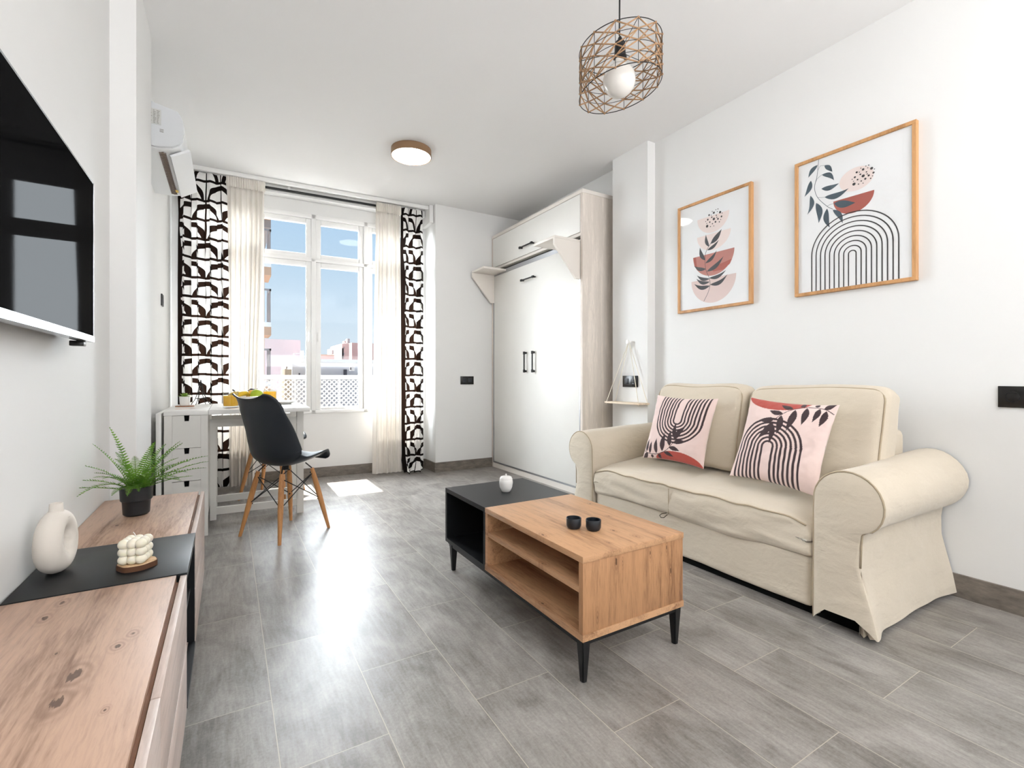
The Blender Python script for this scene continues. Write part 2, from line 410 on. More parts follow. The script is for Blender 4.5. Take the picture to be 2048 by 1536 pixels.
def pane(name, tint, f0, rough=0.02):
    n = NT(name); n.t.nodes.remove(n.b)
    tp = n.n('ShaderNodeBsdfTransparent'); tp.inputs[0].default_value = tint + (1,)
    gl = n.n('ShaderNodeBsdfGlossy'); gl.inputs['Roughness'].default_value = rough
    lw = n.n('ShaderNodeLayerWeight'); lw.inputs[0].default_value = 0.5
    k = n.M('MULTIPLY_ADD', n.M('POWER', lw.outputs['Facing'], 5.0), 0.9 - f0, f0)
    mx = n.n('ShaderNodeMixShader'); n.L(k, mx.inputs[0]); n.L(tp.outputs[0], mx.inputs[1]); n.L(gl.outputs[0], mx.inputs[2])
    n.L(mx.outputs[0], n.out.inputs[0]); return n.m
GLASS = pane('window_glass', (0.98, 0.99, 0.99), 0.008)
TUMB = pane('clear_tumbler_glass', (0.95, 0.965, 0.965), 0.05, 0.03)
PGLASS = pane('picture_glass', (1.0, 1.0, 1.0), 0.02, 0.03)
n = NT('black_tv_screen'); n.set(lin(13, 13, 14), 0.9, spec=0.0)
gl = n.n('ShaderNodeBsdfGlossy'); gl.inputs['Roughness'].default_value = 0.03; mx = n.n('ShaderNodeMixShader'); mx.inputs[0].default_value = 0.011
n.L(n.b.outputs[0], mx.inputs[1]); n.L(gl.outputs[0], mx.inputs[2]); n.L(mx.outputs[0], n.out.inputs[0]); TVB = n.m

# ------------------------------------------------------------ room shell
H = 2.612
bm = bmesh.new(); box(bm, -0.9, 3.1, -2.75, 4.95, -0.12, 0.0); struct(finish('floor', bm, TILE))
bm = bmesh.new(); prism(bm, [(-0.9, -2.75), (3.1, -2.75), (3.1, 4.60), (1.73, 4.63), (-0.9, 4.755)], 'Z', H, H + 0.12); struct(finish('ceiling', bm, CEIL))
# left wall with the pier between television wall and dining corner
bm = bmesh.new()
prism(bm, [(-0.60, -2.7), (-0.416, -2.7), (-0.416, 2.50), (-0.33, 2.50), (-0.33, 2.945), (-0.395, 2.945), (-0.395, 4.74), (-0.60, 4.95)], 'Z', 0.0, H)
struct(finish('wall_left', bm, WALL))
bm = bmesh.new()
prism(bm, [(3.0, -2.7), (2.64, -2.7), (2.64, 2.412), (2.565, 2.412), (2.565, 2.77), (2.69, 2.77), (2.69, 4.60), (3.0, 4.60)], 'Z', 0.0, H)
struct(finish('wall_right', bm, WALL))
bm = bmesh.new(); prism(bm, [(1.73, 4.352), (2.69, 4.352), (2.69, 4.90), (1.73, 4.90)], 'Z', 0.0, H - 0.0002)
struct(finish('wall_back', bm, WALL))
# unseen wall behind the camera, with an opening added to let light in
bm = bmesh.new()
box(bm, -0.416, 0.0, -2.75, -2.6, 0, H); box(bm, 2.35, 2.64, -2.75, -2.6, 0, H); box(bm, 0.0, 2.35, -2.75, -2.6, 2.3, H); box(bm, 0.0, 2.35, -2.75, -2.6, 0, 0.3)
struct(finish('wall_front', bm, WALL))
w2 = bpy.data.objects.new('added_rear_window', None); C.objects.link(w2); struct(w2); w2.location = (1.17, -2.68, 1.3)  # invented rear window, goes with the added fill lamp
bm = bmesh.new()
for x in (0.0, 1.15, 2.30): box(bm, x - 1.17, x + 0.05 - 1.17, -0.03, 0.03, -1.0, 1.0)
for z in (-1.0, 0.95): box(bm, -1.17, 1.18, -0.03, 0.03, z, z + 0.05)
finish('frame', bm, PVC, w2)

# window wall, slightly askew: local frame with X along the wall, Y outwards
WA = -math.atan(0.047); MW = Matrix.Translation((0, 4.718, 0)) @ Matrix.Rotation(WA, 4, 'Z')
def wl(x, off=0.0, z=0.0): return MW @ Vector((x, off, z))
bm = bmesh.new()
box(bm, -0.47, 1.78, 0.0, 0.16, 0.0, 0.592)                  # breast wall
box(bm, -0.47, 1.78, 0.0, 0.16, 2.415, H - 0.0005)             # lintel
box(bm, 1.688, 1.78, 0.0, 0.16, 0.592, 2.415)
box(bm, -0.47, -0.352, 0.0, 0.16, 0.592, 2.415)
o = struct(finish('wall_window', bm, WALL)); o.matrix_world = MW
# brown slab added on the street side, cuts light bounced onto the lattice
bm = bmesh.new()
box(bm, -3.0, -0.47, 0.10, 0.18, -1.0, 3.6); box(bm, 1.78, 4.0, 0.10, 0.18, -1.0, 3.6); box(bm, -0.47, 1.78, 0.16, 0.18, -1.0, 0.592); box(bm, -0.47, 1.78, 0.16, 0.18, 2.415, 3.6)
box(bm, -0.47, -0.352, 0.16, 0.18, 0.592, 2.415); box(bm, 1.688, 1.78, 0.16, 0.18, 0.592, 2.415)
o = struct(finish('added_facade_slab', bm, plain('brown_bounce_absorber', (118, 94, 80), 0.9))); o.matrix_world = MW
# baseboards
bm = bmesh.new(); box(bm, -0.40, 1.74, -0.012, 0.0, 0.0, 0.092, bev=0.001); o = struct(finish('baseboard_window', bm, SKIRT)); o.matrix_world = MW
bm = bmesh.new(); box(bm, 1.718, 2.352, 4.340, 4.352, 0, 0.093); box(bm, 1.718, 1.73, 4.352, 4.625, 0, 0.093); struct(finish('baseboard_back', bm, SKIRT))
bm = bmesh.new(); box(bm, 2.628, 2.64, -2.6, 2.412, 0, 0.095); box(bm, 2.553, 2.565, 2.40, 2.77, 0, 0.095); box(bm, 2.565, 2.64, 2.400, 2.412, 0, 0.095)
struct(finish('baseboard_right', bm, SKIRT))
bm = bmesh.new(); box(bm, -0.416, -0.404, -2.6, 2.50, 0, 0.095); box(bm, -0.404, -0.318, 2.488, 2.50, 0, 0.095); box(bm, -0.33, -0.318, 2.488, 2.957, 0, 0.095)
box(bm, -0.395, -0.383, 2.957, 4.72, 0, 0.095)
struct(finish('baseboard_left', bm, SKIRT))

# window
win = bpy.data.objects.new('window_1', None); C.objects.link(win); struct(win); win.matrix_world = MW
bm = bmesh.new()
zb, zt = 0.593, 2.418; x0, x1 = -0.350, 1.690
pitch = 0.4665; c0 = 0.6725                                    # centre mullion
cs = [c0 - 2 * pitch - 0.02, c0 - pitch, c0, c0 + pitch, c0 + 2 * pitch + 0.02]
box(bm, x0, x1, -0.010, 0.06, zb, zb + 0.030, bev=0.003); box(bm, x0, x1, -0.010, 0.06, zt - 0.040, zt, bev=0.003)
box(bm, x0, x0 + 0.035, -0.008, 0.06, zb, zt); box(bm, x1 - 0.035, x1, -0.008, 0.06, zb, zt)
for c in cs[1:4]: box(bm, c - 0.020, c + 0.020, -0.010, 0.06, zb, zt, bev=0.003)
box(bm, x0, x1, -0.010, 0.06, 1.985, 2.018, bev=0.003)
finish('frame', bm, PVC, win, smooth='auto')
for i in range(4):
    a, b = cs[i] + 0.020, cs[i + 1] - 0.020
    if i == 0: a = x0 + 0.035
    if i == 3: b = x1 - 0.035
    for (za, zc, q) in ((zb + 0.030, 1.985, 0), (2.018, zt - 0.040, 1)):
        st = 0.044; bm = bmesh.new()
        for (s0, s1, t0, t1) in ((a, a + st, za, zc), (b - st, b, za, zc), (a + st, b - st, za, za + st * (0.55 if not q else 0.9)), (a + st, b - st, zc - st * 1.05, zc)):
            box(bm, s0 + 0.001, s1 - 0.001, 0.002, 0.045, t0 + 0.001, t1 - 0.001, bev=0.003)
        sash = finish('sash', bm, PVC, win, smooth='auto')
        bm = bmesh.new(); box(bm, a + st - 0.004, b - st + 0.004, 0.022, 0.026, za + st * 0.5, zc - st * 0.9); finish('glass', bm, GLASS, sash)
        if not q:
            hx = (b - 0.018) if i in (1,) else (a + 0.018)
            if i in (1, 2):
                bm = bmesh.new(); box(bm, hx - 0.008, hx + 0.008, -0.006, 0.002, 1.25, 1.34, bev=0.003); box(bm, hx - 0.005, hx + 0.005, -0.03, -0.006, 1.32, 1.33, bev=0.002); box(bm, hx - 0.006, hx + 0.006, -0.034, -0.026, 1.255, 1.335, bev=0.003)
                finish('handle', bm, PVC, sash, smooth='auto')
# plaster box above the window and curtain tracks under the ceiling
bm = bmesh.new(); box(bm, -0.40, 1.735, -0.10, -0.001, 2.53, H - 0.001, bev=0.004); o = struct(finish('trim_1', bm, WALL, smooth='auto')); o.matrix_world = MW
bm = bmesh.new(); box(bm, 1.70, 1.74, -0.24, -0.001, 2.44, H - 0.001, bev=0.002)
o = struct(finish('trim_2', bm, WALL)); o.matrix_world = MW
tr = thing('curtain_track', 'long white double curtain track fixed under the ceiling above the window', 'curtain rail', (0, 0, 0)); tr.matrix_world = MW
bm = bmesh.new(); box(bm, -0.375, 1.70, -0.205, -0.175, 2.577, H - 0.001, bev=0.003); finish('front_rail', bm, WHITE, tr, smooth='auto')
bm = bmesh.new(); box(bm, -0.36, 1.66, -0.135, -0.120, 2.545, 2.563, bev=0.002); finish('rear_rod', bm, BLACKLEG, tr, smooth='auto')['label'] = 'black rear rod'
for x in (-0.3, 0.45, 0.95, 1.6): B('bracket', WHITE, tr, x, x + 0.02, -0.135, -0.12, 2.563, H - 0.001)
# ------------------------------------------------------------ curtains
def curtain(name, mat, xa, xb, xa2, xb2, ztop, zbot, off, depth, pleats, label, cat, group, full=1.55, header=0.0, pool=None, ph=0.0):
    root = thing(name, label, cat, (0, 0, 0), 0, group); root.matrix_world = MW
    nu, nv = pleats * 28 + 1, 60
    bm = bmesh.new(); uvl = bm.loops.layers.uv.new('UVMap')
    Wd = (xb - xa) * full; UV = {}
    def fn(s, t):
        z = ztop + (zbot - ztop) * t
        a, b = xa + (xa2 - xa) * t, xb + (xb2 - xb) * t
        amp = depth * (0.35 + 0.65 * min(1, t * 6)) * (1 + 0.25 * math.sin(3 * t + s * 9))
        p = s * pleats * 2 * PI + ph + 0.55 * math.sin(2.1 * t + s * 6) * min(1, 3 * t)
        x = a + (b - a) * s + 0.16 * (b - a) / pleats * math.sin(2 * p + 0.6) * min(1, t * 5)
        y = off + amp * math.sin(p) + 0.3 * amp * math.sin(p * 0.5 + 1.7)
        if header and t < header: y += 0.0025 * math.sin(s * pleats * 9 * 2 * PI)
        if pool and t > 0.93:
            k = (t - 0.93) / 0.07
            y -= pool * k * k * (0.55 + 0.45 * math.sin(s * 11)); z = max(z, 0.012 + 0.014 * abs(math.sin(s * 23 + k * 9))) if k > 0.6 else z
            x += 0.04 * k * k * math.sin(s * 5 + 2) - 0.03 * k * k
        return Vector((x, y, z))
    vs = grid(bm, nu, nv, lambda s, t: fn(s, t))
    for j, row in enumerate(vs):
        for i, v in enumerate(row): UV[v] = (i / (nu - 1) * Wd, ztop + (zbot - ztop) * j / (nv - 1))
    for f in bm.faces:
        for l in f.loops: l[uvl].uv = UV[l.vert]
    finish('fabric', bm, mat, root, smooth=True)
    return root
curtain('patterned_curtain', CURT, -0.345, -0.008, -0.338, 0.005, 2.575, 0.025, -0.16, 0.030, 4,
        'black and white arch print curtain hanging left of the window, behind the dining table', 'curtain', 'printed curtains', ph=0.5)
curtain('patterned_curtain', CURT, 1.440, 1.655, 1.455, 1.665, 2.565, 0.01, -0.165, 0.030, 3,
        'narrow black and white arch print curtain, right of the window, hem pooled on floor', 'curtain', 'printed curtains', full=2.0, pool=0.14, ph=1.1)
sh1 = curtain('sheer_curtain', SHEER, -0.004, 0.272, 0.012, 0.19, 2.570, 0.02, -0.158, 0.022, 7,
        'ivory sheer curtain beside the left printed curtain, behind the black chair', 'curtain', 'ivory sheer curtains')
sh2 = curtain('sheer_curtain', SHEER, 1.205, 1.432, 1.170, 1.448, 2.562, 0.012, -0.150, 0.020, 6,
        'ivory sheer curtain between the bare window pane and the right printed curtain', 'curtain', 'ivory sheer curtains')
def header(root, xa, xb, z):
    bm = bmesh.new(); n_ = 90
    grid(bm, n_ * 2 + 1, 5, lambda s, t: Vector((xa + (xb - xa) * s, -0.188 + 0.004 * math.sin(s * 34 * PI) + 0.002 * math.sin(s * 90), z - 0.085 * t)))
    finish('gathered_heading', bm, SHEER, root, smooth=True)
header(sh1, -0.008, 0.276, 2.575); header(sh2, 1.20, 1.436, 2.568)

# ------------------------------------------------------------ television
tv = thing('television', 'large flat black television hanging on the left wall above the sideboard', 'television', (-0.35, 1.45, 1.266))
def rel(o, x0, x1, y0, y1, z0, z1):
    l = o.location; return (x0 - l.x, x1 - l.x, y0 - l.y, y1 - l.y, z0 - l.z, z1 - l.z)
B('screen', TVB, tv, *rel(tv, -0.353, -0.3495, 1.034, 1.876, 1.045, 1.502))
bm = bmesh.new(); ry0, ry1, rz0, rz1 = 1.028, 1.882, 1.027, 1.508
box(bm, *rel(tv, -0.372, -0.350, ry0, ry1, rz1 - 0.006, rz1)); box(bm, *rel(tv, -0.376, -0.348, ry0, ry1, rz0, rz0 + 0.018)); box(bm, *rel(tv, -0.372, -0.350, ry1 - 0.006, ry1, rz0, rz1)); box(bm, *rel(tv, -0.372, -0.350, ry0, ry0 + 0.006, rz0, rz1))
finish('bezel', bm, TVE, tv)
B('rear_shell', TVR, tv, *rel(tv, -0.398, -0.353, 1.04, 1.87, 1.04, 1.495), bev=0.004)
B('receiver', SOCK, tv, *rel(tv, -0.392, -0.360, 1.815, 1.845, 1.012, 1.027), bev=0.002)
B('wall_bracket', BLACKLEG, tv, *rel(tv, -0.4155, -0.395, 1.3, 1.6, 1.15, 1.4))

# ------------------------------------------------------------ sideboard
SBZ = 0.441
sb = thing('sideboard', 'long low oak sideboard with a black middle band standing under the television', 'sideboard', (-0.25, 1.58, 0))
def sbb(name, mat, *a, **k): return B(name, mat, sb, *rel(sb, *a), **k)
sbb('countertop', OAKS, -0.413, -0.1085, 1.757, 2.398, SBZ - 0.018, SBZ, bev=0.001)
sbb('countertop', OAKS, -0.413, -0.1085, 0.55, 1.407, SBZ - 0.018, SBZ, bev=0.001)
sbb('middle_panel', BLACKM, -0.413, -0.0870, 1.4075, 1.7565, SBZ - 0.016, SBZ + 0.002, bev=0.001)['label'] = 'black middle top panel'
bm = bmesh.new()
box(bm, *rel(sb, -0.413, -0.100, 2.380, 2.398, 0.10, SBZ - 0.018)); box(bm, *rel(sb, -0.413, -0.100, 0.55, 0.568, 0.10, SBZ - 0.018))
box(bm, *rel(sb, -0.413, -0.105, 0.568, 2.380, 0.10, 0.118)); box(bm, *rel(sb, -0.413, -0.405, 0.568, 2.380, 0.118, SBZ - 0.018))
box(bm, *rel(sb, -0.405, -0.105, 1.7565, 1.774, 0.118, SBZ - 0.018)); box(bm, *rel(sb, -0.405, -0.105, 1.390, 1.407, 0.118, SBZ - 0.018))
finish('carcass', bm, OAKF, sb)
bm = bmesh.new(); box(bm, *rel(sb, -0.1085, -0.103, 1.774, 2.380, 0.38, SBZ - 0.012)); box(bm, *rel(sb, -0.1085, -0.103, 0.57, 1.39, 0.38, SBZ - 0.012))
finish('handle_groove', bm, OAKD, sb)['label'] = 'dark oak handle groove'
# fronts: two on the near wing, one on the far wing, open black middle bay
for (a, b) in ((1.759, 2.398), (0.888, 1.405), (0.55, 0.885)):
    bm = bmesh.new(); box(bm, *rel(sb, -0.1005, -0.0875, a, b, 0.102, 0.268), bev=0.001); finish('drawer_front', bm, OAKF, sb, smooth='auto')
    bm = bmesh.new(); box(bm, *rel(sb, -0.1005, -0.0875, a, b, 0.272, SBZ - 0.002), bev=0.001); finish('drawer_front', bm, OAKF, sb, smooth='auto')
bm = bmesh.new()
box(bm, *rel(sb, -0.405, -0.089, 1.4075, 1.424, 0.102, SBZ - 0.016)); box(bm, *rel(sb, -0.405, -0.089, 1.74, 1.7565, 0.102, SBZ - 0.016)); box(bm, *rel(sb, -0.405, -0.087, 1.424, 1.74, 0.100, 0.117)); box(bm, *rel(sb, -0.405, -0.395, 1.424, 1.74, 0.117, SBZ - 0.016)); box(bm, *rel(sb, -0.39, -0.10, 1.424, 1.74, 0.27, 0.284))
finish('open_compartment', bm, BLACKM, sb)
for y in (0.65, 2.30):
    for x in (-0.37, -0.13):
        bm = bmesh.new(); lathe(bm, [(0.010, 0), (0.016, 0.1)], 12, c=(x + 0.25, y - 1.58, 0)); finish('leg', bm, BLACKLEG, sb, smooth='auto')

# vase
vs_ = thing('donut_vase', 'matt off-white ring shaped vase standing on the black band by the wall', 'vase', (-0.364, 1.578, SBZ + 0.002), R(80))
bm = bmesh.new()
def vf(s, t):
    a = 2 * PI * s; b = 2 * PI * t
    tr_ = 0.0245 + 0.0035 * (0.5 - 0.5 * math.sin(a)); ax, az = 0.036, 0.051
    cx, cz = ax * math.cos(a), az * math.sin(a); nx, nz = math.cos(a) / ax, math.sin(a) / az; l = math.hypot(nx, nz); nx /= l; nz /= l
    return Vector((cx + nx * tr_ * math.cos(b), tr_ * 1.05 * math.sin(b), max(0.0, 0.0770 + cz + nz * tr_ * math.cos(b))))
vv = grid(bm, 56, 29, vf, closed_u=True)
bmesh.ops.remove_doubles(bm, verts=bm.verts, dist=1e-5)
finish('body', bm, CERAM, vs_, smooth=True)
bm = bmesh.new(); lathe(bm, [(0.026, 0.132), (0.018, 0.141), (0.0135, 0.152), (0.0128, 0.168), (0.0118, 0.1685), (0.0100, 0.167), (0.0095, 0.14)], 28); finish('neck', bm, CERAM, vs_, smooth=True)

# wood slice and bubble candle
ws = thing('wood_slice', 'small round bark-edged wood slice under the bubble candle', 'coaster', (-0.199, 1.515, SBZ + 0.002), R(-20))
bm = bmesh.new(); N_ = 48; ra = [1 + 0.05 * math.sin(3 * i * 2 * PI / N_) + 0.03 * math.sin(7 * i * 2 * PI / N_ + 1) for i in range(N_)]
P2 = [(0.042 * r_ * math.cos(2 * PI * i / N_), 0.037 * r_ * math.sin(2 * PI * i / N_)) for i, r_ in enumerate(ra)]
prism(bm, P2, 'Z', 0.0, 0.0125); finish('bark', bm, BARK, ws)
bm = bmesh.new(); prism(bm, [(x * 0.95, y * 0.95) for x, y in P2], 'Z', 0.0125, 0.0135); finish('cut_face', bm, SLICE, ws)
cn = thing('bubble_candle', 'cream bubble cube candle with a short white wick on its wood slice', 'candle', (-0.201, 1.515, SBZ + 0.0155), R(-14))
bm = bmesh.new()
for i in range(3):
    for j in range(3):
        for k in range(3):
            bmesh.ops.create_icosphere(bm, subdivisions=3, radius=0.0122, matrix=Matrix.Translation(((i - 1) * 0.0182, (j - 1) * 0.0182, 0.0122 + k * 0.0190)))
box(bm, -0.020, 0.020, -0.020, 0.020, 0.006, 0.050)
finish('wax_body', bm, WAX, cn, smooth=True)
bm = bmesh.new(); tube(bm, [(0, 0, 0.055), (0.0, 0, 0.066), (-0.005, 0.0, 0.075)], 0.0009, 6); finish('wick', bm, CERAMG, cn)

# fern
fp = thing('potted_fern', 'bushy green fern in a stepped black pot on the far end of the sideboard', 'plant', (-0.277, 2.105, SBZ))
bm = bmesh.new(); lathe(bm, [(0.0, 0.0), (0.032, 0.0), (0.038, 0.006), (0.0405, 0.048), (0.0415, 0.050), (0.0455, 0.054), (0.0475, 0.098), (0.0455, 0.0985), (0.044, 0.094), (0.0, 0.090)], 40, cap=False); finish('pot', bm, POT, fp, smooth='auto')
n = NT('fern_leaf'); cc = n.noise(n.obj(), 22, 3); n.set(n.ramp(cc, [(0.3, lin(52, 92, 30)), (0.5, lin(92, 140, 48)), (0.72, lin(140, 178, 76))]), 0.5, spec=0.35)
tlb = n.n('ShaderNodeBsdfTranslucent'); tlb.inputs[0].default_value = lin(130, 175, 60) + (1,); mx = n.n('ShaderNodeMixShader'); mx.inputs[0].default_value = 0.3
n.L(n.b.outputs[0], mx.inputs[1]); n.L(tlb.outputs[0], mx.inputs[2]); n.L(mx.outputs[0], n.out.inputs[0]); FERN = n.m
def frond(az, el, ln, droop, wd):
    bm = bmesh.new(); d = Vector((math.cos(R(az)), math.sin(R(az)), 0)); side = Vector((-d.y, d.x, 0)); pts = []; p = Vector((0.014 * math.cos(R(az)), 0.014 * math.sin(R(az)), 0.085)); a = R(el); n_ = 24
    for i in range(n_ + 1):
        pts.append(p.copy()); st = ln / n_
        p = p + (d * math.cos(a) + Vector((0, 0, 1)) * math.sin(a)) * st; a -= R(droop) / n_
        if p.x + fp.location.x < -0.408: p.x = -0.408 - fp.location.x
    tube(bm, pts, 0.0013, 5, r2=0.0005)
    for i in range(3, n_ + 1):
        t = i / n_; w = wd * (math.sin(PI * min(1, (t ** 0.75) * 0.93 + 0.05)) ** 0.7) * (1 - 0.1 * t)
        tan = (pts[min(i + 1, n_)] - pts[i - 1]).normalized(); up = side.cross(tan).normalized()
        if up.z < 0: up = -up
        for sg in (-1, 1):
            o = pts[i]; L_ = side * sg * w + tan * w * 0.28 + up * w * (0.22 + random.uniform(-0.1, 0.15))
            q = tan * (ln / n_ * 0.27)
            a_ = bm.verts.new(o - q); b_ = bm.verts.new(o + q); c_ = bm.verts.new(o + L_ * 0.62 + q * 0.8); d_ = bm.verts.new(o + L_); e_ = bm.verts.new(o + L_ * 0.62 - q * 0.8)
            for vq in (c_, d_, e_):
                if vq.co.x + fp.location.x < -0.410: vq.co.x = -0.410 - fp.location.x
            bm.faces.new((a_, b_, c_, d_, e_))
    return finish('frond', bm, FERN, fp)
# direction, elevation, length, droop, leaflet length
for f_ in [(-20, 38, 0.235, 30, .020), (8, 48, 0.225, 45, .021), (-48, 45, 0.20, 60, .021), (-160, 40, 0.17, 40, .017), (-128, 42, 0.20, 70, .018), (175, 70, 0.20, 25, .018), (-75, 62, 0.17, 75, .020), (40, 62, 0.21, 38, .021), (-5, 70, 0.20, 30, .022), (75, 66, 0.20, 35, .021), (120, 62, 0.19, 45, .020), (-105, 70, 0.19, 50, .022), (-35, 25, 0.20, 20, .018),
           (-145, 22, 0.17, 15, .018), (-90, 35, 0.17, 60, .021), (20, 30, 0.21, 35, .018), (60, 40, 0.20, 50, .019), (100, 40, 0.18, 50, .019), (-170, 60, 0.17, 45, .018), (-60, 72, 0.15, 70, .021), (145, 78, 0.235, 20, .019), (-120, 58, 0.15, 60, .021), (-15, 55, 0.16, 70, .020), (-80, 48, 0.13, 80, .020), (-40, 60, 0.13, 80, .020), (-100, 52, 0.15, 65, .024), (-62, 58, 0.16, 60, .024), (-25, 66, 0.17, 50, .024), (-140, 60, 0.14, 60, .023), (5, 58, 0.17, 55, .024), (-85, 75, 0.17, 45, .024), (170, 62, 0.13, 60, .02), (-50, 80, 0.19, 30, .022), (-112, 40, 0.12, 70, .022), (-30, 42, 0.15, 60, .023), (50, 74, 0.18, 40, .022), (-175, 84, 0.12, 40, .019), (30, 80, 0.13, 40, .02)]:
    frond(*f_)

# ------------------------------------------------------------ air conditioner
ac = thing('air_conditioner', 'white wall mounted air conditioner above the dining corner, left of the curtains', 'air conditioner', (-0.30, 3.30, 2.18))
prof = [(-0.395, 2.075), (-0.395, 2.305), (-0.345, 2.303), (-0.222, 2.277), (-0.207, 2.255), (-0.197, 2.215), (-0.195, 2.170), (-0.200, 2.135), (-0.214, 2.108), (-0.245, 2.088), (-0.30, 2.076)]
prof = [(x + 0.30, z - 2.18) for x, z in prof]
bm = bmesh.new(); prism(bm, prof, 'Y', -0.335, 0.40); bmesh.ops.bevel(bm, geom=[e for e in bm.edges if abs(e.verts[0].co.y - e.verts[1].co.y) < 1e-6], offset=0.004, segments=2, affect='EDGES')
finish('casing', bm, ACW, ac, smooth='auto')
bm = bmesh.new(); prism(bm, [(x * 0.985, z * 0.97) for x, z in prof], 'Y', -0.352, -0.334); finish('side_cover', bm, ACG, ac)
bm = bmesh.new(); vs2 = [(-0.235, 2.075), (-0.215, 2.083), (-0.175, 2.118), (-0.17, 2.112), (-0.205, 2.071), (-0.235, 2.066)]
prism(bm, [(x + 0.30, z - 2.18) for x, z in [(-0.262, 2.072), (-0.180, 2.122), (-0.172, 2.114), (-0.255, 2.062)]], 'Y', -0.28, 0.36); finish('louver', bm, ACW, ac)
bm = bmesh.new(); box(bm, 0.005, 0.014, -0.29, 0.36, -0.106, -0.100)
for i in range(34): box(bm, -0.006, 0.024, -0.285 + i * 0.019, -0.278 + i * 0.019, -0.1075, -0.1035)
finish('outlet_slats', bm, plain('brown_air_slats', (120, 104, 92), 0.6), ac)
bm = bmesh.new(); box(bm, -0.040, 0.010, -0.3545, -0.3525, 0.006, 0.082)
finish('rating_label', bm, plain('grey_rating_label', (196, 196, 192), 0.5), ac)
bm = bmesh.new(); random.seed(3)
for i in range(9):
    for j in range(3):
        x = -0.038 + j * 0.015; z = 0.012 + i * 0.0075; box(bm, x, x + random.uniform(0.006, 0.013), -0.3555, -0.3545, z, z + 0.0022)
finish('label_print', bm, plain('label_ink', (120, 116, 108), 0.6), ac)
bm = bmesh.new()
for k in range(3): box(bm, 0.004 + 0.0, 0.020, -0.3530, -0.3523, -0.016 - k * 0.006, -0.0135 - k * 0.006)
finish('vent_mark', bm, plain('mark_ink', (120, 116, 108), 0.6), ac)
bm = bmesh.new()
tube(bm, [(-0.062 + 0.026 * math.sin(a), -0.3525, -0.030 + 0.026 * math.cos(a)) for a in [R(q) for q in range(0, 200, 12)]], 0.0009, 5)
tube(bm, [(-0.062 + 0.018 * math.sin(a), -0.3525, -0.030 + 0.018 * math.cos(a)) for a in [R(q) for q in range(0, 170, 12)]], 0.0009, 5)
finish('embossed_ring', bm, plain('ring_ink', (120, 116, 108), 0.6), ac)
random.seed(7)
bm = bmesh.new(); box(bm, 0.020, 0.034, 0.262, 0.30, -0.110, -0.107); finish('energy_sticker', bm, plain('yellow_sticker', (236, 204, 90), 0.5), ac)

# wall switch by the pier and the sockets
def socket(name, label, cat, pos, nrm, w, h, mods, group=None):
    """nrm 'X-' on right wall, 'Y-' on back wall, 'X+' on left wall"""
    rz = {'Y-': 0, 'X-': R(-90), 'X+': R(90)}[nrm]
    t = thing(name, label, cat, pos, rz, group)
    bm = bmesh.new(); box(bm, -w / 2, w / 2, -0.009, 0.0, -h / 2, h / 2, bev=0.0015); finish('plate', bm, SOCK, t, smooth='auto')
    m = len(mods)
    for i, kd in enumerate(mods):
        cx = (i - (m - 1) / 2) * (w - 0.02) / m
        if kd == 's':
            bm = bmesh.new(); lathe(bm, [(0.0215, 0.0), (0.0215, 0.0015), (0.0195, 0.0015), (0.0185, -0.0075), (0.0, -0.0075)], 28, cap=False)
            for v in bm.verts: v.co = Vector((v.co.x + cx, -0.0092 - v.co.z, v.co.y))
            finish('outlet', bm, plain('socket_well', (12, 12, 12), 0.4), t, smooth='auto')
            bm = bmesh.new()
            for s in (-1, 1): lathe(bm, [(0.0025, 0), (0.0025, 0.002)], 10, c=(0, 0, 0)); 
            for v in bm.verts: v.co = Vector((cx + v.co.x, -0.0095 - v.co.z, v.co.y - 0.017))
            finish('earth_clip', bm, CHROME, t)
        else:
            bm = bmesh.new(); box(bm, cx - 0.021, cx + 0.021, -0.0115, -0.009, -0.021, 0.021, bev=0.001); finish('rocker', bm, BLACKPL, t, smooth='auto')
    return t
socket('wall_switch', 'small black switch plate on the left wall between the pier and the curtain', 'switch', (-0.395, 4.03, 1.452), 'X+', 0.08, 0.08, 'r')
socket('socket_plate', 'black double plate on the back wall, left of the tall cabinet', 'socket', (2.067, 4.352, 0.894), 'Y-', 0.145, 0.082, 'rr')
socket('socket_plate', 'black socket and switch plate on the pier, behind the rope shelf', 'socket', (2.565, 2.578, 0.893), 'X-', 0.150, 0.084, 'rs')
socket('socket_plate', 'black double socket plate on the right wall, right of the sofa', 'socket', (2.64, 0.558, 0.845), 'X-', 0.150, 0.084, 'ss')
# ------------------------------------------------------------ ceiling lamp, pendant
cl = thing('ceiling_light', 'round flush ceiling light with a bronze rim, switched on', 'lamp', (1.165, 3.41, H))
bm = bmesh.new(); lathe(bm, [(0.14, 0.0), (0.146, -0.001), (0.147, -0.053), (0.144, -0.055), (0.141, -0.053), (0.141, -0.02)], 64, cap=False); finish('rim', bm, BRONZE, cl, smooth='auto')
bm = bmesh.new(); lathe(bm, [(0.1405, -0.030), (0.1405, -0.050), (0.135, -0.0545), (0.0, -0.056)], 64, cap=False); finish('diffuser', bm, LAMPW, cl, smooth='auto')

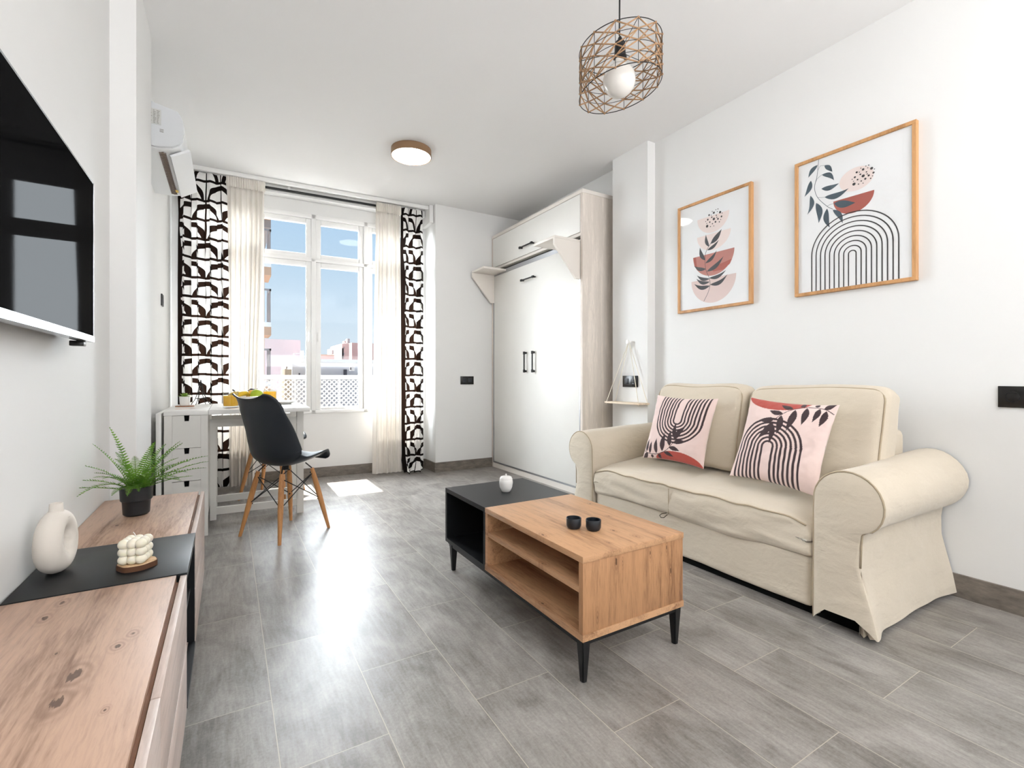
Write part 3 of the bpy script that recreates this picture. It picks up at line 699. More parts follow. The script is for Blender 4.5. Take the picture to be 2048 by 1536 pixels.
pl = thing('pendant_lamp', 'hanging lamp with a black wire cage wound with twine and a large opal bulb', 'lamp', (1.335, 1.40, 2.063))
bm = bmesh.new(); tube(bm, [(-0.004, 0, 0.548), (-0.002, 0, 0.35), (-0.003, 0, 0.215)], 0.0032, 8); finish('cord', bm, BLACKLEG, pl, smooth=True)
bm = bmesh.new(); lathe(bm, [(0.04, 0.549), (0.04, 0.530), (0.01, 0.52)], 24); finish('ceiling_rose', bm, BLACKLEG, pl, smooth='auto')
bm = bmesh.new(); lathe(bm, [(0.004, 0.212), (0.008, 0.205), (0.009, 0.195), (0.018, 0.190), (0.021, 0.180), (0.022, 0.142), (0.020, 0.135), (0.026, 0.133), (0.026, 0.126), (0.019, 0.122), (0.018, 0.112)], 24); finish('lamp_holder', bm, BLACKLEG, pl, smooth='auto')
bm = bmesh.new()
bp = [(0.0, -0.028)] + [(0.0635 * math.sin(R(a)), 0.036 - 0.064 * math.cos(R(a))) for a in range(12, 150, 8)] + [(0.024, 0.100), (0.018, 0.118)]
lathe(bm, bp, 40, cap=False)
for v in bm.verts: v.co.x -= 0.004
finish('bulb', bm, BULB, pl, smooth=True)
NV = 12; RR = 0.160; HH = 0.167
cr_, ct_ = math.cos(TH), math.sin(TH)
def cage(i, k):
    a = 2 * PI * (i + 0.35) / NV; x, y = RR * math.cos(a), RR * math.sin(a)
    rgt = x * cr_ - y * ct_
    tilt_b = rgt * 0.20; tilt_t = rgt * 0.12
    zt_ = HH + tilt_t; zb_ = tilt_b
    return Vector((x, y, zb_ + (zt_ - zb_) * k / 4.0))
bm = bmesh.new()
for k in range(5): tube(bm, [cage(i / 6, k) for i in range(NV * 6)], 0.0017 if k in (0, 4) else 0.0011, 6, closed=True)
for i in range(NV): tube(bm, [cage(i, 0), cage(i, 4)], 0.0012, 6)
for i in (0, 4, 8): tube(bm, [cage(i, 4), Vector((-0.003, 0, 0.150))], 0.0013, 6)
finish('wire_cage', bm, BLACKLEG, pl, smooth=True)
bm = bmesh.new(); random.seed(11)
for i in range(NV):
    for k in range(4):
        for (a_, b_) in (((i, k), (i + 1, k + 1)), ((i, k + 1), (i + 1, k))):
            p, q = cage(*a_), cage(*b_); n_ = (p + q) / 2; n_.z = 0
            off = n_.normalized() * 0.0035 * random.uniform(-1, 1)
            tube(bm, [p, (p + q) / 2 + off, q], 0.0027, 5)
        if (i + k) % 2 == 0 and k < 3: tube(bm, [cage(i, k), cage(i + 1, k + 1) * 0.5 + cage(i, k + 1) * 0.5, cage(i + 1, k + 2 if k < 3 else 4)], 0.0024, 5)
    for k in range(5):
        c_ = cage(i, k); bmesh.ops.create_icosphere(bm, subdivisions=1, radius=0.0050, matrix=Matrix.Translation(c_))
finish('twine', bm, RATT, pl, smooth=True)

# ------------------------------------------------------------ folding-bed cabinet
cb = thing('wall_bed_cabinet', 'tall cream wall bed cabinet with black bow handles standing against the back corner', 'cabinet', (2.52, 3.61, 0))
CX0, CX1, CY0, CY1, CZ = 2.352, 2.688, 2.876, 4.348, 2.385
def cbb(name, mat, *a, **k): return B(name, mat, cb, *rel(cb, *a), **k)
cbb('side_panel', CABS, CX0, CX1 - 0.002, CY0, CY0 + 0.026, 0.0, CZ - 0.030, bev=0.001)
cbb('side_panel', CABS, CX0, CX1 - 0.002, CY1 - 0.026, CY1, 0.0, CZ - 0.030, bev=0.001)
cbb('top_panel', CABE, CX0 - 0.004, CX1 - 0.002, CY0 - 0.004, CY1, CZ - 0.030, CZ, bev=0.001)
cbb('back_panel', CABS, CX1 - 0.012, CX1 - 0.003, CY0 + 0.026, CY1 - 0.026, 0.0, CZ - 0.030)
cbb('plinth', CABE, CX0 + 0.002, CX0 + 0.025, CY0 + 0.026, CY1 - 0.026, 0.0, 0.046)
cbb('shelf_panel', CABE, CX0 + 0.001, CX1 - 0.012, CY0 + 0.026, CY1 - 0.026, 2.028, 2.052, bev=0.001)
cbb('slot_shade_panel', HOLESHADE, CX0 + 0.05, CX0 + 0.07, CY0 + 0.026, CY1 - 0.026, 1.97, 2.028)  # black panel paints the shade inside the slot above the bed front
def pull(parent, p, q, out=(-1, 0, 0), r=0.005, st=0.026):
    """bow handle from p to q standing st off the surface"""
    p, q, o = Vector(p), Vector(q), Vector(out); l = cb.location; bm = bmesh.new(); p -= l; q -= l
    up = Vector((0, 0, 1)) if abs((q - p).z) < 0.01 else Vector((0, 1, 0))
    e1 = (q - p).normalized() * 0.012
    bar(bm, p + e1, p + e1 + o * st, 0.018, 0.010, up); bar(bm, q - e1, q - e1 + o * st, 0.018, 0.010, up)
    bar(bm, p + o * st, q + o * st, 0.009, 0.010, up)
    bar(bm, p + o * st, p + o * st + e1 * 2.2, 0.014, 0.018, up); bar(bm, q + o * st, q + o * st - e1 * 2.2, 0.014, 0.018, up)
    return finish('handle', bm, BLACKLEG, parent)
td = cbb('flap_door', CABF, CX0 - 0.002, CX0 + 0.016, CY0 + 0.030, CY1 - 0.028, 2.056, CZ - 0.034, bev=0.001)
pull(td, (CX0 - 0.002, 3.545, 2.128), (CX0 - 0.002, 3.765, 2.128))
# aluminium framed bed front made of a lower pair and an upper strip
bf = cbb('bed_front', CABF, CX0 + 0.004, CX0 + 0.020, CY0 + 0.040, CY1 - 0.040, 0.062, 1.962, bev=0.001)
bm = bmesh.new()
a0, a1 = CY0 + 0.028, CY1 - 0.028
box(bm, *rel(cb, CX0 + 0.000, CX0 + 0.022, a0, a0 + 0.012, 0.048, 1.985)); box(bm, *rel(cb, CX0 + 0.000, CX0 + 0.022, a1 - 0.014, a1, 0.048, 1.985)); box(bm, *rel(cb, CX0 + 0.000, CX0 + 0.022, a0, a1, 0.048, 0.062)); box(bm, *rel(cb, CX0 + 0.002, CX0 + 0.026, a0, a1, 1.962, 2.000))
finish('aluminium_edge', bm, SILVER, cb)['label'] = 'grey aluminium edge around the bed front'
pull(bf, (CX0 + 0.004, 3.530, 1.822), (CX0 + 0.004, 3.748, 1.822))
pull(bf, (CX0 + 0.004, 3.688, 0.968), (CX0 + 0.004, 3.688, 1.160)); pull(bf, (CX0 + 0.004, 3.552, 0.968), (CX0 + 0.004, 3.552, 1.160))
# folding bed-leg shelves
def leg_shelf(ya, yb, side):
    """small shelf with a triangular cheek sticking out of the bed front"""
    s = bmesh.new(); xo = CX0 - 0.245; 
    yc = ya if side < 0 else yb
    box(s, *rel(cb, xo, CX0 + 0.004, ya, yb, 1.976, 1.995), bev=0.001)
    sh = finish('leg_shelf', s, CABE, cb, smooth='auto')
    s = bmesh.new(); l = cb.location; t0, t1 = (yc, yc + 0.019) if side < 0 else (yc - 0.019, yc)
    prism(s, [(xo - 0.001 - l.x, 1.9755), (CX0 + 0.003 - l.x, 1.9755), (CX0 + 0.003 - l.x, 1.690), (CX0 - 0.040 - l.x, 1.690), (xo - 0.001 - l.x, 1.930)], 'Y', t0 - l.y, t1 - l.y)
    finish('bracket', s, CABE, sh)
    s = bmesh.new(); lathe(s, [(0.0, 0.0), (0.016, 0.0), (0.016, 0.008), (0.0, 0.010)], 16, c=(xo + 0.04 - l.x, (ya + yb) / 2 - l.y, 1.995), cap=False); finish('foot_pad', s, SILVER, sh, smooth='auto')
leg_shelf(2.906, 3.190, -1); leg_shelf(4.060, 4.318, 1)
# ------------------------------------------------------------ framed prints
def leafpoly(b, t, w, bend=0.15, n=10):
    b, t = np.array(b, float), np.array(t, float); d = t - b; L_ = np.hypot(*d); d = d / L_; nn = np.array([-d[1], d[0]])
    up, dn = [], []
    for i in range(n + 1):
        s = i / n; c = b + d * L_ * s + nn * bend * L_ * math.sin(PI * s) * (1 if s < 1 else 0) * 0.5
        h = w * math.sin(PI * s ** 0.85) * (1 - 0.25 * s)
        up.append(c + nn * h); dn.append(c - nn * h)
    return [tuple(p) for p in up + dn[::-1][1:-1]]
def stroke(pts, w):
    pts = [np.array(p, float) for p in pts]; L_, R_ = [], []
    for i, p in enumerate(pts):
        t = pts[min(i + 1, len(pts) - 1)] - pts[max(i - 1, 0)]; t = t / (np.hypot(*t) + 1e-9); n_ = np.array([-t[1], t[0]])
        L_.append(tuple(p + n_ * w / 2)); R_.append(tuple(p - n_ * w / 2))
    return ('strip', L_, R_)
def smoothp(pts, n=6):
    out = []
    for i in range(len(pts) - 1):
        p0, p1, p2, p3 = [np.array(pts[max(0, min(len(pts) - 1, j))], float) for j in (i - 1, i, i + 1, i + 2)]
        for k in range(n):
            t = k / n; out.append(tuple(0.5 * ((2 * p1) + (-p0 + p2) * t + (2 * p0 - 5 * p1 + 4 * p2 - p3) * t * t + (-p0 + 3 * p1 - 3 * p2 + p3) * t ** 3)))
    return out + [pts[-1]]
def half(cx, cy, rx, ry, a0=180, a1=360, n=36, tilt=0.0):
    p = [(rx * math.cos(R(a0 + (a1 - a0) * i / n)), ry * math.sin(R(a0 + (a1 - a0) * i / n))) for i in range(n + 1)]
    c, s = math.cos(R(tilt)), math.sin(R(tilt)); return [(cx + x * c - y * s, cy + x * s + y * c) for x, y in p]
def disc(cx, cy, r, n=14): return [(cx + r * math.cos(2 * PI * i / n), cy + r * math.sin(2 * PI * i / n)) for i in range(n)]
PAPER = plain('white_print_paper', (238, 238, 238), 0.6, var=0.01)
PINKL = plain('pale_pink_ink', (238, 222, 216), 0.6, var=0.02); PINK2 = plain('dusty_pink_ink', (224, 202, 196), 0.6, var=0.02)
REDI = plain('brick_red_ink', (172, 92, 80), 0.6, var=0.03); REDP = plain('faded_brick_ink', (190, 128, 118), 0.6, var=0.03)
INK = plain('charcoal_ink', (66, 68, 72), 0.6); TEAL = plain('slate_blue_ink', (72, 88, 98), 0.6); BLK = plain('black_ink', (52, 50, 50), 0.6)
def picture(label, yl, w, z0, h, art, clip=True):
    t = thing('framed_print', label, 'picture', (2.64, yl - w / 2, z0 + h / 2), 0, 'framed prints over the sofa'); fw = 0.0165
    def P(a, b, d): return Vector((-d, w / 2 - a, b - h / 2))
    bm = bmesh.new()
    for (a0, a1, b0, b1) in ((0, w, 0, fw), (0, w, h - fw, h), (0, fw, fw, h - fw), (w - fw, w, fw, h - fw)):
        p, q = P(a0, b0, 0.026), P(a1, b1, 0.0); box(bm, p.x, q.x, min(p.y, q.y), max(p.y, q.y), min(p.z, q.z), max(p.z, q.z), bev=0.0012, seg=1)
    finish('frame', bm, FRAMEW, t)
    mats = [PAPER] + [m for m, _ in art]; bm = bmesh.new(); m0 = 0.006
    box(bm, -0.016, -0.001, -(w / 2 - fw), w / 2 - fw, -(h / 2 - fw), h / 2 - fw)
    d = 0.0163
    for i, (m, shapes) in enumerate(art):
        for sh in shapes:
            d += 0.00003
            if sh[0] == 'strip':
                A = [bm.verts.new(P(a, max(b, fw), d)) for a, b in sh[1]]; Bq = [bm.verts.new(P(a, max(b, fw), d)) for a, b in sh[2]]
                for k in range(len(A) - 1):
                    f = bm.faces.new((A[k], A[k + 1], Bq[k + 1], Bq[k])); f.material_index = i + 1
            else:
                f = bm.faces.new([bm.verts.new(P(a, min(max(b, fw), h - fw), d)) for a, b in sh]); f.material_index = i + 1
    me = bpy.data.meshes.new('print'); bm.to_mesh(me); bm.free()
    for m in mats: me.materials.append(m)
    link(bpy.data.objects.new('print', me), t)
    bm = bmesh.new(); box(bm, -0.0205, -0.0190, -(w / 2 - fw), w / 2 - fw, -(h / 2 - fw), h / 2 - fw); finish('glazing', bm, PGLASS, t)
    return t
random.seed(5)
def dots(cx, cy, big, sc):
    out = []
    for a, b, r in big: out.append(disc(cx + a * sc, cy + b * sc, r * sc))
    return out
DOT = [(-.05, -.033, .009), (.045, .03, .008), (0, 0, .0085), (.0, .04, .007), (-.035, .035, .006), (-.045, .008, .006), (.03, -.008, .006), (.055, .0, .006), (-.015, .015, .005), (.018, .018, .004), (-.03, -.012, .005), (.012, -.022, .006), (-.01, -.028, .004), (.04, -.03, .004), (.025, .04, .003), (-.02, .03, .003), (-.06, .0, .003), (.03, .055, .0035), (-.012, .052, .003), (.0, -.045, .003), (.06, .02, .003), (.05, -.018, .003), (.015, .055, .003), (-.025, -.042, .0035), (-.052, -.015, .003), (.022, .004, .0035)]
# arches
def arch(cx, spring, r, zb, w, ry=1.0, n=28):
    return stroke([(cx - r, zb)] + [(cx - r, zb + (spring - zb) * k / 5) for k in range(1, 5)] + [(cx - r * math.cos(PI * i / n), spring + r * ry * math.sin(PI * i / n)) for i in range(n + 1)] + [(cx + r, zb + (spring - zb) * k / 5) for k in range(4, 0, -1)] + [(cx + r, zb)], w)
art1 = [(PINKL, [half(0.266, 0.592, 0.115, 0.108), half(0.270, 0.478, 0.121, 0.105)]), (PINK2, [half(0.266, 0.198, 0.161, 0.157)]), (REDP, [half(0.267, 0.354, 0.148, 0.142)]),
        (REDI, [[(0.118, 0.354), (0.140, 0.354), (0.146, 0.300), (0.160, 0.268), (0.148, 0.268), (0.128, 0.300)], [(0.250, 0.262), (0.40, 0.29), (0.385, 0.262), (0.34, 0.235), (0.27, 0.236)]]),
        (INK, [stroke(smoothp([(0.200, 0.058), (0.232, 0.11), (0.246, 0.157), (0.240, 0.20), (0.215, 0.26), (0.209, 0.32), (0.216, 0.37), (0.248, 0.415), (0.29, 0.455)]), 0.003)] +
         [leafpoly(b, t, w, bd) for b, t, w, bd in [((.252, .415), (.329, .488), .019, -.1), ((.238, .400), (.216, .482), .0125, .2), ((.226, .38), (.309, .426), .012, -.2), ((.209, .32), (.171, .41), .015, .2), ((.212, .30), (.294, .363), .013, -.2), ((.215, .262), (.127, .298), .013, .2), ((.222, .245), (.342, .317), .016, -.2), ((.240, .20), (.359, .228), .013, -.25), ((.243, .195), (.148, .233), .012, .25), ((.246, .157), (.369, .200), .015, -.3), ((.246, .150), (.127, .181), .015, .3), ((.244, .175), (.143, .213), .012, .3)]]),
        (BLK, dots(0.274, 0.566, DOT, 0.98))]
picture('print of stacked pink half discs and a dark leaf sprig, nearer the tall cabinet', 2.190, 0.528, 1.3535, 0.7125, art1)
art2 = [(PINKL, [half(0.288, 0.535, 0.074, 0.057, 0, 360)]), (REDI, [half(0.275, 0.456, 0.0885, 0.083)]),
        (TEAL, [stroke(smoothp([(.117, .695), (.109, .613), (.097, .558), (.112, .501), (.157, .442), (.184, .419)]), 0.0022)] +
         [leafpoly(b, t, w, bd) for b, t, w, bd in [((.112, .670), (.066, .620), .013, -.2), ((.145, .655), (.182, .609), .012, .1), ((.133, .612), (.190, .563), .013, .3), ((.130, .540), (.213, .540), .014, -.2), ((.145, .492), (.256, .500), .0165, -.25), ((.19, .446), (.285, .420), .020, -.1), ((.079, .600), (.047, .526), .014, .2), ((.077, .522), (.061, .427), .013, .3), ((.105, .475), (.117, .367), .0165, .2), ((.157, .430), (.170, .329), .015, -.2), ((.184, .416), (.229, .335), .013, .2)]] +
         [stroke([(.112, .640), (.125, .660), (.145, .655)], .0014), stroke([(.100, .58), (.11, .60), (.133, .612)], .0014), stroke([(.112, .501), (.13, .495), (.145, .492)], .0014), stroke([(.157, .442), (.17, .446), (.19, .446)], .0014)]),
        (BLK, [arch(0.2715, 0.175 + 0.0035 * k, 0.0165 + 0.02145 * k, 0.018, 0.0052, 0.93) for k in range(9)] + dots(0.318, 0.538, DOT, 0.78))]
picture('print of black line arches, a red half disc and slate blue leaves, above the sofa', 1.415, 0.527, 1.3535, 0.7130, art2)

# ------------------------------------------------------------ sofa
sf = thing('sofa', 'beige slipcovered two seat sofa with rolled arms standing against the right wall', 'sofa', (2.28, 1.60, 0))
SL = sf.location
def S_(v): return Vector(v) - SL
def wr(w, a=0.004, s=7.0):
    return Vector((noise.noise(w * s + Vector((3, 1, 7))), noise.noise(w * s + Vector((9, 4, 2))), noise.noise(w * s + Vector((1, 8, 5))))) * a
# arms: profile in (outward distance o, z), outward = away from the seat
def arm(side, yin, name_label=None):
    """side -1: right hand arm at small y; +1: far arm. yin: y of the inner face"""
    def prof(k, x):
        t = (x - 1.90) / 0.72; rr = 0.112 + 0.012 * t; co, cz = 0.115, 0.470 + 0.018 * t
        pts = [(0.000, 0.016), (0.000, 0.10), (0.001, 0.22), (0.001, 0.34), (0.002, 0.42)]
        for a in range(172, -62, -13):
            pts.append((co + rr * math.cos(R(a)) * (1.03 if a < 90 else 1.0), cz + rr * math.sin(R(a))))
        wx = 0.162
        fl = 0.020 + 0.030 * math.exp(-((x - 1.90) / 0.07) ** 2) + 0.02 * max(0, (t - 0.8)) * 5
        pts += [(wx + 0.012, 0.382), (wx, 0.368), (wx - 0.003, 0.33), (wx - 0.004, 0.25), (wx + fl * 0.25, 0.17), (wx + fl * 0.65, 0.09), (wx + fl, 0.018)]
        return pts
    bm = bmesh.new(); xs = [1.900, 1.903, 1.912] + [1.93 + 0.66 * i / 26 for i in range(27)] + [2.628]
    rings = []
    for ix, x in enumerate(xs):
        pr_ = prof(0, x); sh = {0: 0.012, 1: 0.004}.get(ix, 0.0); cm = (0.09, 0.30); ring = []
        for o, z in pr_:
            o2 = o + (cm[0] - o) / 0.15 * sh * (1 if z > 0.03 else 0.4); z2 = z - (0.0 if z < 0.3 else sh * (z - 0.3) / 0.28)
            p = Vector((x, yin + side * o2, z2)); q = wr(p, 0.006, 6.0); q.x = 0 if ix < 3 else q.x * .5
            fold = 0.004 * math.sin((p.z * 16 + (x - 1.9) * 9)) * (1 if 0.05 < z < 0.36 and o > 0.1 else 0)
            p = p + q * (0.4 if ix < 3 else 1.0) + Vector((0, side * fold, 0))
            p.z = max(p.z, 0.014); ring.append(bm.verts.new(S_(p)))
        rings.append(ring)
    m = len(rings[0])
    for a, b in zip(rings, rings[1:]):
        for k in range(m - 1): bm.faces.new((a[k], a[k + 1], b[k + 1], b[k]))
    # front panel, gently domed in the roll
    fc = rings[0]
    inner = []
    cen = Vector((1.894, yin + side * 0.085, 0.30))
    for v in fc:
        w = v.co + SL; inner.append(bm.verts.new(S_(Vector((1.897, w.y + (cen.y - w.y) * 0.12, w.z + (0.30 - w.z) * 0.05)))))
    for k in range(m - 1): bm.faces.new((fc[k], fc[k + 1], inner[k + 1], inner[k]))
    nz = 24
    inner2 = []
    for v in inner:
        w = v.co + SL; inner2.append(bm.verts.new(S_(Vector((1.893, w.y + (cen.y - w.y) * 0.45, w.z + (0.30 - w.z) * 0.12)))))
    for k in range(m - 1): bm.faces.new((inner[k], inner[k + 1], inner2[k + 1], inner2[k]))
    # zip the remaining slit
    i, j = 0, m - 1
    while j - i > 1:
        if j - i == 2: bm.faces.new((inner2[i], inner2[i + 1], inner2[j])); break
        bm.faces.new((inner2[i], inner2[i + 1], inner2[j - 1], inner2[j])); i += 1; j -= 1
    o = finish('arm', bm, SOFA, sf, smooth='auto')
    # piping around the front panel
    pp = prof(0, 1.90); pts = [Vector((1.905, yin + side * a, b)) for a, b in pp if b > 0.24 or a < 0.01]
    pts = [S_(p + wr(p, 0.006, 6.0) * 0.4) for p in pts]
    bm = bmesh.new(); tube(bm, pts, 0.0032, 6); finish('piping', bm, PIPE, o, smooth=True)
    # inverted pleat at the outer front corner
    yo = yin + side * 0.160; ap = Vector((1.904, yo, 0.245)); hem = [(1.893, 0.158), (1.925, 0.146), (1.898, 0.170), (1.93, 0.168), (1.905, 0.186), (1.928, 0.206)]
    bm = bmesh.new()
    for (a, b) in zip(hem, hem[1:]):
        n_ = 8
        pa = [ap.lerp(Vector((a[0], yin + side * a[1], 0.014)), (k / n_)) for k in range(n_ + 1)]; pb = [ap.lerp(Vector((b[0], yin + side * b[1], 0.014)), (k / n_)) for k in range(n_ + 1)]
        va = [bm.verts.new(S_(p)) for p in pa]; vb = [bm.verts.new(S_(p)) for p in pb]
        bm.faces.new((va[0], va[1], vb[1]))
        for k in range(1, n_): bm.faces.new((va[k], va[k + 1], vb[k + 1], vb[k]))
    bmesh.ops.remove_doubles(bm, verts=bm.verts, dist=1e-5)
    finish('pleat', bm, SOFA, o)
    return o
arm(-1, 0.962); arm(1, 2.232)
# base drawer panel
def fbase(w, t):
    w = w + wr(w, 0.006, 5); w.x += 0.004 * math.sin(w.y * 5) ; w.z = max(w.z, 0.03); return S_(w)
finish('base', soft(1.925, 2.60, 0.975, 2.222, 0.032, 0.238, 0.018, 26, fbase), SOFA, sf, smooth=True)
B('underframe', HOLESHADE, sf, *[a - b for a, b in zip((1.955, 2.58, 0.80, 2.40, 0.0, 0.06), (SL.x, SL.x, SL.y, SL.y, 0, 0))])  # painted black for the shade under the hem
# seat
YM = 1.655
def fseat(w, t):
    u = (w.x - 1.905) / 0.45
    if w.z > 0.30:
        side = (w.y - 0.972) / (2.228 - 0.972)
        crown = 0.062 * min(1, max(0, u)) ** 0.7
        seam = -0.014 * math.exp(-((w.y - YM - 0.03 * max(0, u)) / 0.018) ** 2) * min(1, u * 4 + .2)
        edge = -0.02 * math.exp(-(side / 0.05) ** 2) - 0.02 * math.exp(-((1 - side) / 0.05) ** 2)
        w = w + Vector((0, 0, crown + seam + edge))
        w.z += 0.006 * noise.noise(Vector((w.x * 4, w.y * 14 + w.x * 5, 0)))
    else:
        w.z += 0.010 * math.sin(w.y * 7 + 1) * (1 if t.z < -0.9 else 0.3)
    if t.x < -0.7:
        w.x += 0.010 * noise.noise(Vector((0, w.y * 5, w.z * 22))) + 0.006 * math.exp(-((w.y - YM) / 0.02) ** 2) - 0.008 * math.sin((w.z - 0.22) / 0.15 * PI)
    return S_(w + wr(w, 0.004, 8))
seat = finish('seat_cushion', soft(1.912, 2.40, 0.968, 2.236, 0.218, 0.372, 0.026, 46, fseat), SOFA, sf, smooth=True)
bm = bmesh.new(); pts = []
for i in range(60):
    y = 0.992 + (2.215 - 0.992) * i / 59; w = fseat(Vector((1.9165, y, 0.366)), Vector((-0.95, 0, 0.95))) + SL
    pts.append(S_(Vector((1.9125 - 0.0008, y, w.z + 0.001))))
tube(bm, pts, 0.0034, 6)
tube(bm, [S_(Vector((1.9075, YM, 0.23 + 0.13 * k / 6))) for k in range(7)] , 0.0022, 5)
finish('piping', bm, PIPE, seat, smooth=True)
bm = bmesh.new(); tube(bm, [S_(Vector(p)) for p in [(1.915, 1.672, 0.232), (1.898, 1.690, 0.226), (1.894, 1.700, 0.216), (1.897, 1.693, 0.206), (1.903, 1.680, 0.208), (1.912, 1.665, 0.226)]], 0.0022, 6); finish('pull_loop', bm, plain('olive_webbing', (70, 62, 44), 0.8), seat, smooth=True)
# back frame and cushions
def fback(y0, y1):
    def fn(w, t):
        k = (w.z - 0.43) / 0.46
        w = w + Vector((0.11 * k, 0, 0))
        if t.x < -0.5: w.x -= 0.030 * (1 - t.y ** 2) * (1 - t.z ** 2)
        w.z -= 0.014 * (t.y ** 4) * max(0, t.z)
        if t.x > 0: w.z -= 0.02 * max(0, t.z) * t.x
        return S_(w + wr(w, 0.010, 5))
    return fn
for (y0, y1) in ((0.868, 1.472), (1.492, 2.076)):
    fb = fback(y0, y1)
    bc = finish('back_cushion', soft(2.195, 2.345, y0, y1, 0.435, 0.888, 0.045, 30, fb), SOFA, sf, smooth=True)
    bm = bmesh.new(); pts = []; x = 2.206; r_ = 0.05; a, b, c, d = y0 + 0.012, y1 - 0.012, 0.46, 0.872
    path = [(a, c)] + [(a, c + (d - r_ - c) * i / 10) for i in range(1, 11)] + [(a + r_ - r_ * math.cos(R(q)), d - r_ + r_ * math.sin(R(q))) for q in range(15, 91, 15)] + [(a + r_ + (b - a - 2 * r_) * i / 14, d) for i in range(1, 15)] + [(b - r_ + r_ * math.sin(R(q)), d - r_ + r_ * math.cos(R(q))) for q in range(15, 91, 15)] + [(b, d - r_ - (d - r_ - c) * i / 10) for i in range(1, 11)]
    for (y, z) in path:
        ty = (y - (y0 + y1) / 2) / ((y1 - y0) / 2); tz = (z - 0.6615) / 0.2265
        pts.append(fb(Vector((x, y, z)), Vector((-0.4, ty * 0.98, tz * 0.98))))
    tube(bm, pts, 0.0034, 6); finish('piping', bm, PIPE, bc, smooth=True)
finish('back_frame', soft(2.44, 2.56, 0.912, 2.25, 0.06, 0.698, 0.03, 16, lambda w, t: S_(w + wr(w, 0.006, 5))), SOFA, sf, smooth=True)

# ------------------------------------------------------------ scatter cushions
def inpoly(P_, poly):
    x, y = P_[:, 0], P_[:, 1]; ins = np.zeros(len(x), bool); n_ = len(poly); j = n_ - 1
    for i in range(n_):
        xi, yi = poly[i]; xj, yj = poly[j]
        if yi != yj:
            c = ((yi > y) != (yj > y)) & (x < (xj - xi) * (y - yi) / (yj - yi) + xi); ins ^= c
        j = i
    return ins
LV = [(0.598, 0.906, 0.44, 0.952), (0.51, 0.829, 0.336, 0.854), (0.445, 0.748, 0.245, 0.707), (0.435, 0.702, 0.292, 0.478), (0.435, 0.688, 0.455, 0.437), (0.501, 0.806, 0.516, 0.562), (0.628, 0.899, 0.611, 0.614), (0.731, 0.936, 0.751, 0.711), (0.858, 0.935, 0.843, 0.762), (0.926, 0.911, 0.916, 0.72), (0.895, 0.934, 0.98, 0.995), (0.7, 0.942, 0.656, 0.997), (0.81, 0.953, 0.821, 0.997)]
LW = [.030, .036, .040, .045, .038, .045, .048, .040, .034, .034, .040, .03, .03]
cpink, cred, cblk, cback = lin(234, 210, 203), lin(182, 84, 74), lin(70, 56, 58), lin(232, 224, 210)
NG = 230
gu, gv = np.meshgrid(np.linspace(0, 1, NG), np.linspace(0, 1, NG)); PG = np.stack([gu.ravel(), gv.ravel()], 1)
colr = np.tile(np.array(cpink), (len(PG), 1))
m_ = inpoly(PG, half(0.375, 1.0, 0.37, 0.13)); colr[m_] = cred
for k in range(7):
    r_ = 0.065 + 0.0515 * k; cxx = 0.447; sp = 0.40; w_ = 0.0130
    dd = np.where(PG[:, 1] > sp, np.abs(np.hypot(PG[:, 0] - cxx, (PG[:, 1] - sp) / 0.92) - r_), np.abs(np.abs(PG[:, 0] - cxx) - r_))
    colr[dd < w_] = cblk
sp_ = smoothp([(.99, .883), (.903, .93), (.754, .946), (.606, .902), (.504, .824), (.442, .729)]); 
for a, b in zip(sp_, sp_[1:]):
    a, b = np.array(a), np.array(b); t_ = np.clip(((PG - a) @ (b - a)) / ((b - a) @ (b - a) + 1e-9), 0, 1); dd = np.hypot(*(PG - (a + t_[:, None] * (b - a))).T); colr[dd < 0.004] = cblk
for (a, b, c, d), w_ in zip(LV, LW): colr[inpoly(PG, leafpoly((a, b), (c, d), w_, 0.1))] = cblk
n = NT('printed_cushion_cover'); vc = n.n('ShaderNodeVertexColor'); vc.layer_name = 'Col'; n.set(vc.outputs[0], 0.85, spec=0.15); n.b.inputs['Sheen Weight'].default_value = 0.2
n.bump(n.noise(n.obj(), 14, 3, 0.6), 0.25, 0.01); CUSH = n.m
CUSHB = fabric('cream_cushion_back', (236, 228, 214), (220, 210, 192), 0.2)
